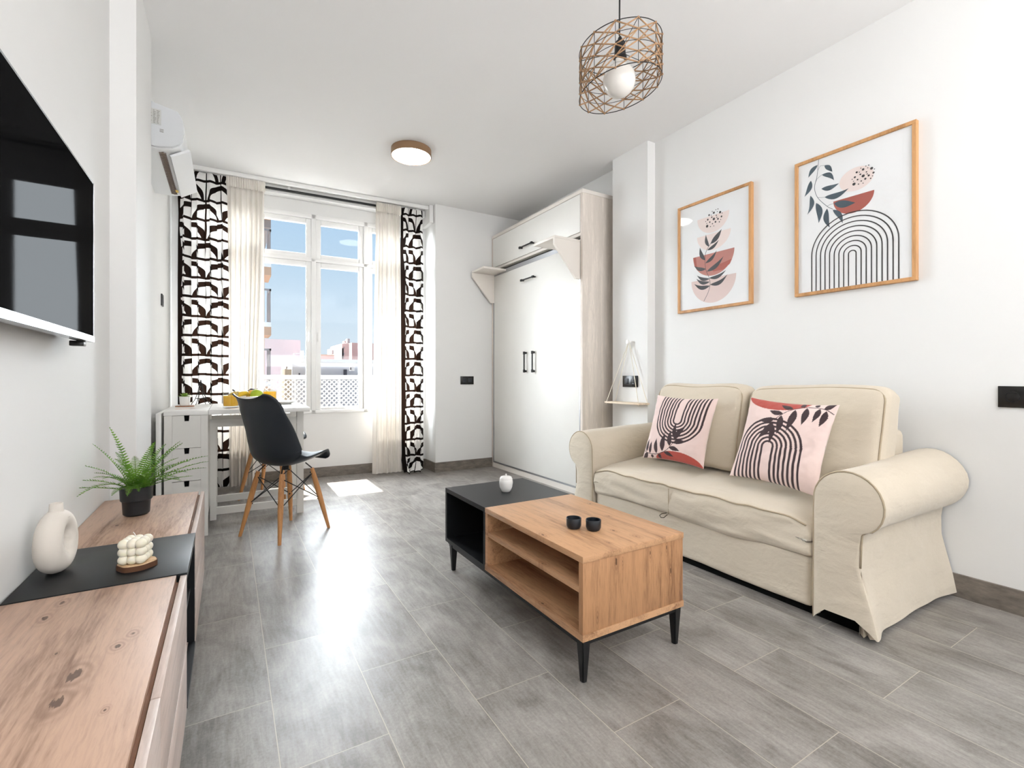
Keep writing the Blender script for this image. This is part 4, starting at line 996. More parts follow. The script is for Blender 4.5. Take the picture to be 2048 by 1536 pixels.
def cushion(label, M, size, flip, thick=0.062):
    t = thing('scatter_cushion', label, 'cushion', (0, 0, 0), 0, 'printed cushions on the sofa'); t.matrix_world = M
    def shape(u, v, s):
        a, b = 2 * u - 1, 2 * v - 1
        th = thick * max(0.0, (1 - abs(a) ** 2.4) * (1 - abs(b) ** 2.4)) ** 0.52
        pinch = 0.075
        x = a * (1 - pinch * (1 - b * b)) * size / 2; z = b * (1 - pinch * (1 - a * a)) * size / 2
        wv = 0.006 * noise.noise(Vector((a * 3, b * 3, s * 5))) * (1 - max(abs(a), abs(b)) ** 6) + 0.004 * noise.noise(Vector((a * 7, b * 7, s * 3 + 2)))
        return Vector((x, -s * th - 0.6 * wv * s, z))
    for nm, s, mt, ng in (('front_cover', 1, CUSH, NG), ('back_cover', -1, CUSHB, 60)):
        me = bpy.data.meshes.new(nm); vs_ = []; 
        for j in range(ng):
            for i in range(ng): vs_.append(shape(i / (ng - 1), j / (ng - 1), s))
        fs = [(j * ng + i, j * ng + i + 1, (j + 1) * ng + i + 1, (j + 1) * ng + i) for j in range(ng - 1) for i in range(ng - 1)]
        if s < 0: fs = [f[::-1] for f in fs]
        me.from_pydata(vs_, [], fs); me.materials.append(mt)
        me.polygons.foreach_set('use_smooth', [True] * len(fs))
        if s > 0:
            ca = me.color_attributes.new('Col', 'FLOAT_COLOR', 'POINT'); cc = colr.reshape(NG, NG, 3)
            if flip: cc = cc[::-1, ::-1]
            ca.data.foreach_set('color', np.concatenate([cc.reshape(-1, 3), np.ones((NG * NG, 1))], 1).astype(np.float32).ravel())
        link(bpy.data.objects.new(nm, me), t)
    return t
def cmat(center, right, up):
    """local x = right, local z = up, local -y faces the room"""
    x = Vector(right).normalized(); z = Vector(up); z = (z - x * z.dot(x)).normalized(); y = z.cross(x)
    return Matrix(((x.x, y.x, z.x, center[0]), (x.y, y.y, z.y, center[1]), (x.z, y.z, z.z, center[2]), (0, 0, 0, 1)))
cushion('pink cushion with upside-down black arches, lying against the left back cushion', cmat((2.155, 1.795, 0.632), (0.10, -1, -0.02), (0.36, 0.03, 1)), 0.385, True)
cushion('pink cushion with upright black arches and leaf sprig, next to the right sofa arm', cmat((2.135, 1.215, 0.628), (-0.02, -1, -0.045), (0.38, 0.05, 1)), 0.400, False)

# ------------------------------------------------------------ coffee table
ct = thing('coffee_table', 'low coffee table, half black half oak with open shelves, standing before the sofa', 'coffee table', (1.127, 1.63, 0))
TX0, TX1, TY0, TY1, TZ = 0.905, 1.350, 1.105, 2.150, 0.386
def ctb(name, mat, *a, **k): return B(name, mat, ct, *rel(ct, *a), **k)
yb = 1.734
ctb('tabletop', OAK, TX0, TX1, TY0, yb, TZ - 0.020, TZ, bev=0.0008)['label'] = 'oak lift-up tabletop'
ctb('end_panel', OAKZ, TX0 + 0.002, TX1 - 0.002, TY0 + 0.002, TY0 + 0.022, 0.152, TZ - 0.0203, bev=0.0006)
bm = bmesh.new(); box(bm, *rel(ct, TX0, TX1, TY0, yb, 0.131, 0.152)); box(bm, *rel(ct, TX0 + 0.002, TX1 - 0.002, yb - 0.020, yb, 0.152, TZ - 0.0203)); box(bm, *rel(ct, TX1 - 0.016, TX1 - 0.004, TY0 + 0.022, yb - 0.02, 0.152, TZ - 0.0203))
finish('oak_carcass', bm, OAK, ct)
ctb('shelf', OAK, TX0 + 0.004, TX1 - 0.016, TY0 + 0.022, yb - 0.020, 0.271, 0.289)
bm = bmesh.new(); box(bm, *rel(ct, TX0 + 0.001, TX1 - 0.001, yb + 0.0005, TY1, TZ - 0.020, TZ - 0.001)); box(bm, *rel(ct, TX0 + 0.001, TX1 - 0.001, yb + 0.0005, TY1, 0.128, 0.146)); box(bm, *rel(ct, TX0 + 0.001, TX1 - 0.001, TY1 - 0.018, TY1, 0.146, TZ - 0.020)); box(bm, *rel(ct, TX0 + 0.001, TX1 - 0.001, yb + 0.0005, yb + 0.016, 0.146, TZ - 0.020)); box(bm, *rel(ct, TX1 - 0.02, TX1 - 0.001, yb + 0.016, TY1 - 0.018, 0.146, TZ - 0.020)); finish('black_cube', bm, BLACKM, ct)
bm = bmesh.new()
box(bm, *rel(ct, TX0 + 0.008, TX0 + 0.034, TY0 + 0.03, TY1 - 0.03, 0.112, 0.1275)); box(bm, *rel(ct, TX1 - 0.034, TX1 - 0.008, TY0 + 0.03, TY1 - 0.03, 0.112, 0.1275)); box(bm, *rel(ct, TX0 + 0.012, TX1 - 0.012, TY0 + 0.008, TY0 + 0.034, 0.116, 0.1275)); box(bm, *rel(ct, TX0 + 0.012, TX1 - 0.012, TY1 - 0.034, TY1 - 0.008, 0.116, 0.1275))
finish('metal_frame', bm, BLACKLEG, ct)
for (x, y) in ((TX0 + 0.004, TY0 + 0.004), (TX1 - 0.036, TY0 + 0.004), (TX0 + 0.004, TY1 - 0.072), (TX1 - 0.036, TY1 - 0.072)):
    bm = bmesh.new(); cx_, cy_ = x + 0.016, y + 0.018; qx = 0.004 * (1 if x > 1.1 else -1)
    A = [(cx_ - .016, cy_ - .016), (cx_ + .016, cy_ - .016), (cx_ + .016, cy_ + .016), (cx_ - .016, cy_ + .016)]; Bq = [(cx_ + (a - cx_) * 0.55 - 0*qx, cy_ + (b - cy_) * 0.55) for a, b in A]
    l = ct.location; va = [bm.verts.new((a - l.x, b - l.y, 0.1275)) for a, b in A]; vb = [bm.verts.new((a - l.x, b - l.y, 0.0)) for a, b in Bq]
    bm.faces.new(va); bm.faces.new(vb)
    for k in range(4): bm.faces.new((va[k], va[(k + 1) % 4], vb[(k + 1) % 4], vb[k]))
    bmesh.ops.bevel(bm, geom=[e for e in bm.edges if abs(e.verts[0].co.z - e.verts[1].co.z) > .05], offset=0.003, segments=2, affect='EDGES')
    finish('leg', bm, BLACKLEG, ct, smooth='auto')
bm = bmesh.new()
for z in (0.22, 0.335):
    for x in (1.0,): 
        lathe(bm, [(0.0, 0), (0.003, 0), (0.003, 0.002), (0.0, 0.002)], 10, c=(0, 0, 0), cap=False)
        for v in bm.verts[-40:] if False else []: pass
bm.free()
# jar and cups
jr = thing('lidded_jar', 'small white lidded ceramic jar standing on the black half of the coffee table', 'jar', (1.122, 1.935, TZ - 0.001))
bm = bmesh.new(); lathe(bm, [(0.0, 0), (0.018, 0), (0.021, 0.002), (0.030, 0.022), (0.0325, 0.042), (0.031, 0.055), (0.0285, 0.058)], 36, cap=False); finish('body', bm, CERAMG, jr, smooth='auto')
bm = bmesh.new(); lathe(bm, [(0.0305, 0.058), (0.0300, 0.061), (0.025, 0.070), (0.012, 0.0745), (0.005, 0.0735), (0.0035, 0.078), (0.004, 0.083), (0.0, 0.084)], 36, cap=False); finish('lid', bm, CERAMG, jr, smooth=True)
def cup(label, x, y):
    t = thing('cup', label, 'cup', (x, y, TZ), 0, 'black cups on the coffee table')
    bm = bmesh.new(); lathe(bm, [(0.0, 0.0), (0.017, 0.0), (0.023, 0.004), (0.0262, 0.012), (0.0268, 0.037), (0.0258, 0.0385), (0.0245, 0.037), (0.0235, 0.014), (0.0, 0.010)], 36, cap=False); finish('body', bm, BLACKPL, t, smooth='auto')
cup('small handleless black cup on the oak tabletop, left of the pair', 1.052, 1.335); cup('small handleless black cup on the oak tabletop, right of the pair', 1.098, 1.283)
# ------------------------------------------------------------ gateleg table
gt = thing('gateleg_table', 'white gateleg table with a drawer column and one leaf raised, by the left wall', 'table', (0.07, 3.69, 0))
GZ = 0.731
def gtb(name, mat, *a, **k): return B(name, mat, gt, *rel(gt, *a), **k)
gtb('tabletop', NORDT, -0.313, -0.101, 3.282, 4.086, GZ - 0.026, GZ, bev=0.0015)
gtb('raised_leaf', NORDT, -0.099, 0.449, 3.282, 4.086, GZ - 0.026, GZ, bev=0.0015)
gtb('folded_leaf', NORDT, -0.349, -0.324, 3.296, 4.086, 0.085, GZ - 0.012, bev=0.0015)
bm = bmesh.new()
for (xa, xb) in ((-0.311, -0.274), (-0.137, -0.103)):
    for (ya, yb_) in ((3.286, 3.32), (4.05, 4.084)): box(bm, *rel(gt, xa, xb, ya, yb_, 0.0, GZ - 0.0265))
box(bm, *rel(gt, -0.309, -0.300, 3.32, 4.05, 0.10, GZ - 0.0265)); box(bm, *rel(gt, -0.114, -0.105, 3.32, 4.05, 0.10, GZ - 0.0265)); box(bm, *rel(gt, -0.309, -0.105, 3.31, 4.06, 0.09, 0.11)); box(bm, *rel(gt, -0.300, -0.114, 3.60, 3.62, 0.11, GZ - 0.0265))
finish('body_frame', bm, NORD, gt)
for k, (z0, z1) in enumerate(((0.518, 0.703), (0.330, 0.515), (0.142, 0.327))):
    bm = bmesh.new(); a, b = -0.2735, -0.1375; c = (a + b) / 2; l = gt.location
    pts = [(a, z0), (b, z0), (b, z1), (c + 0.013, z1), (c + 0.0105, z1 - 0.032), (c - 0.0105, z1 - 0.032), (c - 0.013, z1), (a, z1)]
    prism(bm, [(x - l.x, z) for x, z in pts], 'Y', 3.288 - l.y, 3.303 - l.y)
    dr = finish('drawer', bm, NORD, gt)
    B('notch_shade', HOLESHADE, dr, *rel(gt, c - 0.016, c + 0.016, 3.304, 3.306, z1 - 0.034, z1 + 0.002))['label'] = 'black sheet painted as the shade in the finger notch'  # black sheet paints the shade behind the notch
# gate frames
def gate(ya, xa, yb_, xb):
    bm = bmesh.new(); l = gt.location; p = lambda x, y, z: (x - l.x, y - l.y, z)
    bar(bm, p(xa, ya, 0.02), p(xa, ya, 0.655), 0.034, 0.030, (0, 1, 0)); bar(bm, p(xb, yb_, 0.0), p(xb, yb_, GZ - 0.0265), 0.042, 0.032, (0, 1, 0))
    bar(bm, p(xa, ya, 0.632), p(xb, yb_, 0.632), 0.024, 0.048); bar(bm, p(xa, ya, 0.075), p(xb, yb_, 0.075), 0.024, 0.045)
    finish('gate_leg', bm, NORD, gt)
gate(3.555, -0.083, 3.535, 0.420); gate(3.90, -0.083, 3.915, 0.420)
gtb('leaf_bracket', BLACKLEG, -0.06, -0.04, 3.60, 3.66, 0.690, 0.7045); gtb('leaf_bracket', BLACKLEG, 0.02, 0.05, 3.58, 3.62, 0.690, 0.7045)

# ------------------------------------------------------------ chairs
def make_chair(label):
    t = thing('shell_chair', label, 'chair', (0, 0, 0), 0, 'black shell chairs at the table')
    # forward = +X
    prof = [(0.188, 0.420, .135), (0.180, 0.429, .165), (0.13, 0.432, .198), (0.05, 0.420, .215), (-0.04, 0.410, .220), (-0.10, 0.418, .222), (-0.145, 0.455, .222), (-0.168, 0.52, .218), (-0.184, 0.60, .210), (-0.200, 0.68, .200), (-0.214, 0.755, .188), (-0.230, 0.800, .166), (-0.252, 0.822, .132)]
    prof = smooth3(prof, 5)
    m = len(prof)
    def fn(s, tt, off=0.0):
        k = tt * (m - 1); i = min(int(k), m - 2); f = k - i; a, b = prof[i], prof[i + 1]
        x, z, w = [a[q] + (b[q] - a[q]) * f for q in range(3)]
        tx, tz = b[0] - a[0], b[1] - a[1]; l = math.hypot(tx, tz); nx, nz = tz / l, -tx / l      # towards the sitter
        if nz < 0 and tt < 0.35: nx, nz = -nx, -nz
        if tt >= 0.35 and nx < 0: nx, nz = -nx, -nz
        u = 2 * s - 1; c = abs(u) ** 2.6
        rise = (0.050 if tt < 0.3 else 0.050 + 0.05 * math.sin(PI * min(1, (tt - 0.3) / 0.5))) * c
        if tt > 0.82: rise *= max(0.0, 1 - (tt - 0.82) / 0.18) * 0.8 + 0.2
        if tt < 0.12: rise *= tt / 0.12
        top = max(0, (tt - 0.90) / 0.10)
        zc = -0.022 * top * (1 - abs(u) ** 2)
        return Vector((x + nx * (rise + off), w * u * (1 - 0.05 * c), z + nz * (rise + off) + zc))
    bm = bmesh.new(); nu, nv = 33, 56
    top = grid(bm, nu, nv, lambda s, q: fn(s, q, 0.004)); bot = grid(bm, nu, nv, lambda s, q: fn(s, q, -0.004))
    for j in range(nv - 1):
        for i in (0, nu - 1): bm.faces.new((top[j][i], top[j + 1][i], bot[j + 1][i], bot[j][i]))
    for i in range(nu - 1):
        for j in (0, nv - 1): bm.faces.new((top[j][i], top[j][i + 1], bot[j][i + 1], bot[j][i]))
    finish('shell', bm, BLACKPL, t, smooth=True)
    bm = bmesh.new()
    def cf(s, q):
        tt = 0.06 + 0.42 * q; ss = 0.08 + 0.84 * s; p = fn(ss, tt, 0.006); h = 0.022 * ((1 - abs(2 * s - 1) ** 4) * (1 - abs(2 * q - 1) ** 4)) ** 0.5
        return p + Vector((0, 0, h))
    grid(bm, 24, 24, cf); finish('seat_pad', bm, SEATLE, t, smooth=True)
    bm = bmesh.new(); lathe(bm, [(0.0, 0.372), (0.018, 0.372), (0.018, 0.40), (0.06, 0.404), (0.06, 0.409), (0.0, 0.409)], 20, cap=False); finish('mount', bm, BLACKLEG, t, smooth='auto')
    legs = []
    for sx in (-1, 1):
        for sy in (-1, 1):
            a = Vector((sx * 0.105, sy * 0.100, 0.372)); b = Vector((sx * 0.172, sy * 0.168, 0.0)); legs.append((a, b))
            bm = bmesh.new(); d = (a - b).normalized()
            ln = (a - b).length; n_ = 14; rad = [0.0095, 0.0105, 0.0125, 0.0145, 0.0155, 0.0155, 0.0145, 0.011]
            rings = []; ax = d.cross(Vector((0, 0, 1))).normalized(); ay = d.cross(ax)
            for k, r_ in enumerate(rad): rings.append([bm.verts.new(b + d * ln * k / 7 + (ax * math.cos(2 * PI * q / n_) + ay * math.sin(2 * PI * q / n_)) * r_) for q in range(n_)])
            for v in rings[0]: v.co.z = 0.0
            for A_, B_ in zip(rings, rings[1:]):
                for q in range(n_): bm.faces.new((A_[q], A_[(q + 1) % n_], B_[(q + 1) % n_], B_[q]))
            bm.faces.new(rings[0]); bm.faces.new(rings[-1]); finish('leg', bm, BEECH, t, smooth='auto')
    bm = bmesh.new()
    for i, (a, b) in enumerate(legs):
        tube(bm, [a + (a - b).normalized() * 0.0, a + Vector((-a.x * .25, -a.y * .25, 0.035))], 0.004, 6)
    prs = [(0, 1), (1, 3), (3, 2), (2, 0)]
    for i, j in prs:
        (a, b), (c, d) = legs[i], legs[j]; hi, lo = 0.93, 0.50
        p0, p1 = b.lerp(a, hi), d.lerp(c, lo); q0, q1 = b.lerp(a, lo), d.lerp(c, hi)
        tube(bm, [p0, p1], 0.0028, 6); tube(bm, [q0, q1], 0.0028, 6)
    for (a, b) in legs:
        for k in (0.93, 0.50): bmesh.ops.create_icosphere(bm, subdivisions=1, radius=0.006, matrix=Matrix.Translation(b.lerp(a, k) - Vector((a.x, a.y, 0)).normalized() * 0.014))
    finish('wire_brace', bm, BLACKLEG, t, smooth='auto')
    return t
def smooth3(pts, n):
    out = []
    for i in range(len(pts) - 1):
        p0, p1, p2, p3 = [np.array(pts[max(0, min(len(pts) - 1, j))], float) for j in (i - 1, i, i + 1, i + 2)]
        for k in range(n):
            t = k / n; out.append(tuple(0.5 * ((2 * p1) + (-p0 + p2) * t + (2 * p0 - 5 * p1 + 4 * p2 - p3) * t * t + (-p0 + 3 * p1 - 3 * p2 + p3) * t ** 3)))
    return out + [tuple(pts[-1])]
ch1 = make_chair('black shell chair with beech legs in front of the raised table leaf')
ch1.location = (0.293, 3.13, 0); ch1.rotation_euler = (0, 0, R(33))
ch2 = copy_tree(ch1); ch2['label'] = 'black shell chair behind the table by the window, mostly hidden'
ch2.location = (0.30, 4.17, 0); ch2.rotation_euler = (0, 0, R(-30))

# ------------------------------------------------------------ things on the table
cs_ = thing('coaster', 'thin brown wooden coaster under the small succulent on the table', 'coaster', (-0.245, 3.76, GZ), R(10))
bm = bmesh.new(); lathe(bm, [(0, 0), (0.052, 0), (0.053, 0.003), (0.052, 0.006), (0, 0.006)], 32, cap=False); finish('disc', bm, wood('brown_wood_coaster', (170, 120, 88), (120, 80, 55), 'X', False), cs_, smooth='auto')
sp = thing('potted_succulent', 'small green succulent in a white pot on the table, left by the wall', 'plant', (-0.245, 3.76, GZ + 0.0062))
bm = bmesh.new(); lathe(bm, [(0, 0), (0.024, 0), (0.027, 0.003), (0.031, 0.060), (0.029, 0.060), (0.028, 0.054), (0, 0.052)], 32, cap=False); finish('pot', bm, CERAMG, sp, smooth='auto')
n = NT('succulent_leaf'); n.set(n.mix(n.noise(n.obj(), 60, 2), lin(96, 138, 40), lin(160, 192, 84)), 0.45); SUC = n.m
bm = bmesh.new()
for ring_, (cnt, el, ln) in enumerate(((9, 12, 0.040), (8, 38, 0.038), (6, 62, 0.032), (4, 80, 0.026))):
    for i in range(cnt):
        az = 2 * PI * (i + ring_ * 0.4) / cnt; d = Vector((math.cos(az) * math.cos(R(el)), math.sin(az) * math.cos(R(el)), math.sin(R(el)))); s = Vector((-math.sin(az), math.cos(az), 0)); up = s.cross(d); o = Vector((0, 0, 0.056))
        pts = [o, o + d * ln * 0.5 + s * 0.0075, o + d * ln, o + d * ln * 0.5 - s * 0.0075, o + d * ln * 0.5 + up * (-0.004)]
        vs3 = [bm.verts.new(p) for p in pts]
        for q in ((0, 1, 4), (1, 2, 4), (2, 3, 4), (3, 0, 4), (0, 3, 2, 1)): bm.faces.new([vs3[k] for k in q])
finish('rosette', bm, SUC, sp)
ef = thing('wire_tower_ornament', 'black wire tower shaped ornament beside the succulent on the table', 'ornament', (-0.165, 3.93, GZ), R(20))
bm = bmesh.new()
for sx in (-1, 1):
    for sy in (-1, 1):
        tube(bm, [(sx * 0.045, sy * 0.045, 0.003), (sx * 0.028, sy * 0.028, 0.035), (sx * 0.015, sy * 0.015, 0.08), (sx * 0.006, sy * 0.006, 0.135), (0, 0, 0.175)], 0.0024, 6)
for z, w in ((0.045, 0.0255), (0.09, 0.0125), (0.13, 0.007)):
    tube(bm, [(w, w, z), (-w, w, z), (-w, -w, z), (w, -w, z)], 0.002, 5, closed=True)
finish('wire_frame', bm, BLACKLEG, ef, smooth=True)
for (x, y, rz, lb, m) in ((-0.225, 3.50, 14, 'pale printed card lying flat on the table in front of the succulent, nearer the wall', plain('pinkish_card', (222, 196, 186), 0.6)), (-0.150, 3.44, -8, 'white printed card lying flat on the table near the drawer column edge', plain('grey_white_card', (214, 212, 210), 0.6))):
    c = thing('paper_card', lb, 'card', (x, y, GZ), R(rz), 'paper cards on the table'); bm = bmesh.new(); box(bm, -0.05, 0.05, -0.035, 0.035, 0.0, 0.0012); finish('sheet', bm, m, c)
n, _t = translucent('orange_juice', (255, 214, 56), 0.5); JUICE = n.m
def tumbler_(label, x, y, fill, sc=1.0):
    t = thing('juice_glass', label, 'glass', (x, y, GZ), 0, 'glasses of orange juice'); t.scale = (1, 1, 1)
    bm = bmesh.new(); lathe(bm, [(0, 0), (0.038, 0), (0.0425, 0.005), (0.0435, 0.104), (0.0415, 0.104), (0.0408, 0.012), (0, 0.011)], 32, cap=False); finish('tumbler', bm, TUMB, t, smooth='auto')
    bm = bmesh.new(); lathe(bm, [(0, 0.0125), (0.038, 0.0125), (0.040, 0.018), (0.0410, fill), (0, fill)], 32, cap=False); finish('juice', bm, JUICE, t, smooth='auto')
tumbler_('glass of orange juice at the near table edge, left of the chair back', 0.012, 3.47, 0.076)
tumbler_('glass of orange juice behind the chair back, right of the fruit bowl', 0.248, 3.72, 0.092)
fb_ = thing('fruit_bowl', 'round white bowl of fruit in the middle of the raised table leaf', 'bowl', (0.105, 3.60, GZ))
bm = bmesh.new(); lathe(bm, [(0, 0), (0.040, 0), (0.044, 0.004), (0.085, 0.030), (0.108, 0.066), (0.105, 0.067), (0.082, 0.034), (0.04, 0.010), (0, 0.009)], 48, cap=False); finish('bowl_body', bm, CERAMG, fb_, smooth='auto')
n = NT('banana_skin'); n.set(n.ramp(n.noise(n.obj(), 25, 4), [(0.35, lin(226, 186, 40)), (0.6, lin(214, 170, 30)), (0.72, lin(120, 84, 22))]), 0.5); BAN = n.m
n = NT('green_apple_skin'); n.set(n.mix(n.noise(n.obj(), 18, 3), lin(150, 178, 30), lin(188, 204, 60)), 0.35); APP = n.m
n = NT('orange_peel'); n.set(n.mix(n.noise(n.obj(), 30, 3), lin(222, 160, 40), lin(232, 180, 60)), 0.5); ORG = n.m
def banana(label, x, y, z, rz, tilt):
    t = thing('banana', label, 'fruit', (x, y, z), R(rz), 'bananas in the bowl'); bm = bmesh.new(); rings = []; n_ = 12
    for k in range(15):
        s = k / 14; a = R(-52 + 104 * s); c = Vector((0.085 * math.sin(a), 0, 0.085 * math.cos(a) - 0.085)); tan = Vector((math.cos(a), 0, -math.sin(a))); nr = Vector((math.sin(a), 0, math.cos(a)))
        r_ = 0.0165 * min(1, (math.sin(PI * (0.04 + 0.92 * s)) ** 0.45)); r_ = 0.0035 if k in (0, 14) else r_
        rings.append([bm.verts.new(c + (nr * math.cos(2 * PI * q / n_) + Vector((0, 1, 0)) * math.sin(2 * PI * q / n_)) * r_) for q in range(n_)])
    for A_, B_ in zip(rings, rings[1:]):
        for q in range(n_): bm.faces.new((A_[q], A_[(q + 1) % n_], B_[(q + 1) % n_], B_[q]))
    bm.faces.new(rings[0]); bm.faces.new(rings[-1]); bmesh.ops.rotate(bm, verts=bm.verts, cent=(0, 0, 0), matrix=Matrix.Rotation(R(tilt), 3, 'X')); finish('flesh', bm, BAN, t, smooth=True)
    bm = bmesh.new(); a = R(-52); tube(bm, [(0.085 * math.sin(a), 0, 0.085 * math.cos(a) - 0.085), (0.085 * math.sin(a) - 0.014, 0, 0.085 * math.cos(a) - 0.095)], 0.0035, 6)
    bmesh.ops.rotate(bm, verts=bm.verts, cent=(0, 0, 0), matrix=Matrix.Rotation(R(tilt), 3, 'X')); finish('stem', bm, BARK, t)
banana('yellow banana at the left rim of the fruit bowl, front one', 0.050, 3.592, GZ + 0.086, 62, 58); banana('yellow banana at the left rim of the fruit bowl, rear one', 0.092, 3.572, GZ + 0.088, 58, 48)
def ball(name, label, x, y, z, r, mat, grp=None):
    t = thing(name, label, 'fruit', (x, y, z), 0, grp); bm = bmesh.new()
    lathe(bm, [(0.0, -r * 0.88)] + [(r * math.cos(R(a)) * (1 - 0.05 * math.sin(R(a))), r * 0.95 * math.sin(R(a))) for a in range(-78, 79, 8)] + [(0.0, r * 0.84)], 32, cap=False); finish('skin', bm, mat, t, smooth=True)
    bm = bmesh.new(); tube(bm, [(0, 0, r * 0.82), (0.002, 0, r * 0.82 + 0.012)], 0.0012, 5); finish('stem', bm, BARK, t)
ball('apple', 'green apple on top at the right side of the fruit bowl', 0.163, 3.605, GZ + 0.074, 0.041, APP)
ball('orange', 'yellowish orange between the bananas and the green apple', 0.137, 3.672, GZ + 0.072, 0.036, ORG)
pt = thing('plate', 'white rimmed plate at the right end of the table leaf', 'plate', (0.345, 3.78, GZ))
bm = bmesh.new(); lathe(bm, [(0, 0), (0.045, 0), (0.050, 0.003), (0.082, 0.016), (0.088, 0.020), (0.086, 0.021), (0.048, 0.007), (0, 0.006)], 48, cap=False); finish('dish', bm, CERAMG, pt, smooth='auto')

# ------------------------------------------------------------ rope shelf on the pier
hs = thing('rope_shelf', 'small birch swing shelf hanging from a white peg by cream ropes on the pier', 'shelf', (2.565, 2.58, 1.186))
bm = bmesh.new(); lathe(bm, [(0, 0), (0.008, 0), (0.008, 0.022), (0.0145, 0.024), (0.0145, 0.034), (0, 0.036)], 20, cap=False)
bmesh.ops.rotate(bm, verts=bm.verts, cent=(0, 0, 0), matrix=Matrix.Rotation(R(-90), 3, 'Y')); finish('peg', bm, CERAMG, hs, smooth='auto')
B('board', PALEW, hs, *rel(hs, 2.452, 2.560, 2.388, 2.738, 0.729, 0.741), bev=0.001)
for y in (2.40, 2.726):
    for x in (2.462, 2.550):
        bm = bmesh.new(); l = hs.location; tube(bm, [(-0.016, (0.003 if y > 2.5 else -0.003), -0.002), (x - l.x, y - l.y, 0.741 - l.z), (x - l.x, y - l.y, 0.720 - l.z)], 0.0026, 6); finish('rope', bm, ROPE, hs, smooth=True)

# ------------------------------------------------------------ outside: balcony
bm = bmesh.new(); box(bm, -1.6, 3.2, 0.16, 1.16, -0.12, -0.02); o = struct(finish('balcony_floor', bm, plain('terracotta_balcony_tile', (112, 96, 86), 0.7))); o.matrix_world = MW; o.name = 'floor_balcony'
bm = bmesh.new(); box(bm, -1.6, 3.2, 0.0, 0.285, 2.735, 2.95); o = struct(finish('ceiling_balcony', bm, WALL)); o.matrix_world = MW
br = thing('balcony_railing', 'white balcony railing with a diagonal lattice screen outside the window', 'railing', (0, 0, 0)); br.matrix_world = MW
bm = bmesh.new(); box(bm, -1.6, 3.2, 1.05, 1.10, 0.902, 0.948, bev=0.006); finish('handrail', bm, plain('white_painted_metal', (214, 214, 212), 0.4), br, smooth='auto')
WMET = plain('white_lattice_plastic', (148, 148, 146), 0.5)
x = -1.5
while x < 3.1:
    B('post', WMET, br, x - 0.006, x + 0.006, 1.068, 1.084, -0.02, 0.902); x += 0.232
bm = bmesh.new(); zl, zh = -0.0, 0.895; pit = 0.053; hgt = zh - zl
k = -1.5 - hgt
while k < 3.1:
    for sg, off in ((1, 1.060), (-1, 1.0655)):
        a0, a1 = (k, k + hgt) if sg > 0 else (k + hgt, k)
        bar(bm, (a0, off, zl), (a1, off, zh), 0.003, 0.0125, (0, 0, 1))
    k += pit
bmesh.ops.bisect_plane(bm, geom=bm.verts[:] + bm.edges[:] + bm.faces[:], plane_co=(-1.5, 0, 0), plane_no=(-1, 0, 0), clear_outer=True)
finish('lattice', bm, WMET, br)
for (x, lb) in ((0.98, 'spiky succulent in a tall white planter on the balcony, left of the two'), (1.17, 'spiky succulent in a tall white planter on the balcony, right of the two')):
    p = thing('agave', lb, 'plant', wl(x, 0.62, -0.02), 0, 'balcony succulents')
    bm = bmesh.new(); lathe(bm, [(0, 0), (0.06, 0), (0.085, 0.52), (0.078, 0.52), (0.07, 0.48), (0, 0.47)], 24, cap=False); finish('planter', bm, CERAMG, p, smooth='auto')
    bm = bmesh.new()
    for i in range(22):
        az = i * 2.4; el = R(25 + 60 * (i / 22)); d = Vector((math.cos(az) * math.cos(el), math.sin(az) * math.cos(el), math.sin(el))); s = Vector((-math.sin(az), math.cos(az), 0)); o = Vector((0, 0, 0.48)); ln = 0.115
        v = [bm.verts.new(q) for q in (o + s * 0.006, o + d * ln * 0.5 + s * 0.007, o + d * ln, o + d * ln * 0.5 - s * 0.007, o - s * 0.006)]; bm.faces.new(v)
    finish('rosette', bm, plain('agave_leaf', (96, 118, 92), 0.6, var=0.2), p)

# ------------------------------------------------------------ outside: the street side
def ext(name, label, cat, u0, u1, vt, y, depth, mat, zb=-12.0, grp=None):
    a, b = px_at(u0, vt, y), px_at(u1, vt, y); t = thing(name, label, cat, ((a.x + b.x) / 2, y + depth / 2, zb), 0, grp)
    w = (b.x - a.x) / 2; B('wall', mat, t, -w, w, -depth / 2, depth / 2, 0.0, a.z - zb)
    return t, w, depth / 2, a.z - zb
def onf(t, hd, name, mat, u0, u1, v0, v1, y, th=0.08, parent=None):
    """block standing proud of the facade at depth y"""
    a, b = px_at(u0, v0, y), px_at(u1, v1, y); l = t.location
    return B(name, mat, parent or t, min(a.x, b.x) - l.x, max(a.x, b.x) - l.x, y - th - l.y, y - l.y, min(a.z, b.z) - l.z, max(a.z, b.z) - l.z)
LIL = plain('pale_lilac_render', (198, 188, 190), 0.9, var=0.04); PINKW = plain('pink_render', (210, 172, 164), 0.9, var=0.05); BLUEW = plain('pale_grey_render', (180, 182, 190), 0.9, var=0.03)
WROOF = plain('white_roof', (244, 244, 244), 0.7); CREAMW = plain('cream_render', (206, 184, 156), 0.9, var=0.05); GREYB = plain('grey_block', (150, 146, 146), 0.8); DKW = plain('dark_window_glass', (60, 60, 72), 0.3); TERR = plain('terracotta_cladding', (206, 172, 146), 0.9)
ext('apartment_building', 'tall blank pale lilac party wall of a building seen through the left pane', 'building', 516, 601, 677, 34, 10, LIL)
t, w, hd, hh = ext('low_building', 'low pale building with a white flat roof and two fan units, across the street', 'building', 584, 790, 724, 20, 3.5, BLUEW)
onf(t, hd, 'roof_slab', WROOF, 594, 795, 719.5, 728.5, 19.9, 1.2)
onf(t, hd, 'doorway', DKW, 687, 693.5, 739, 752, 20, 0.04)
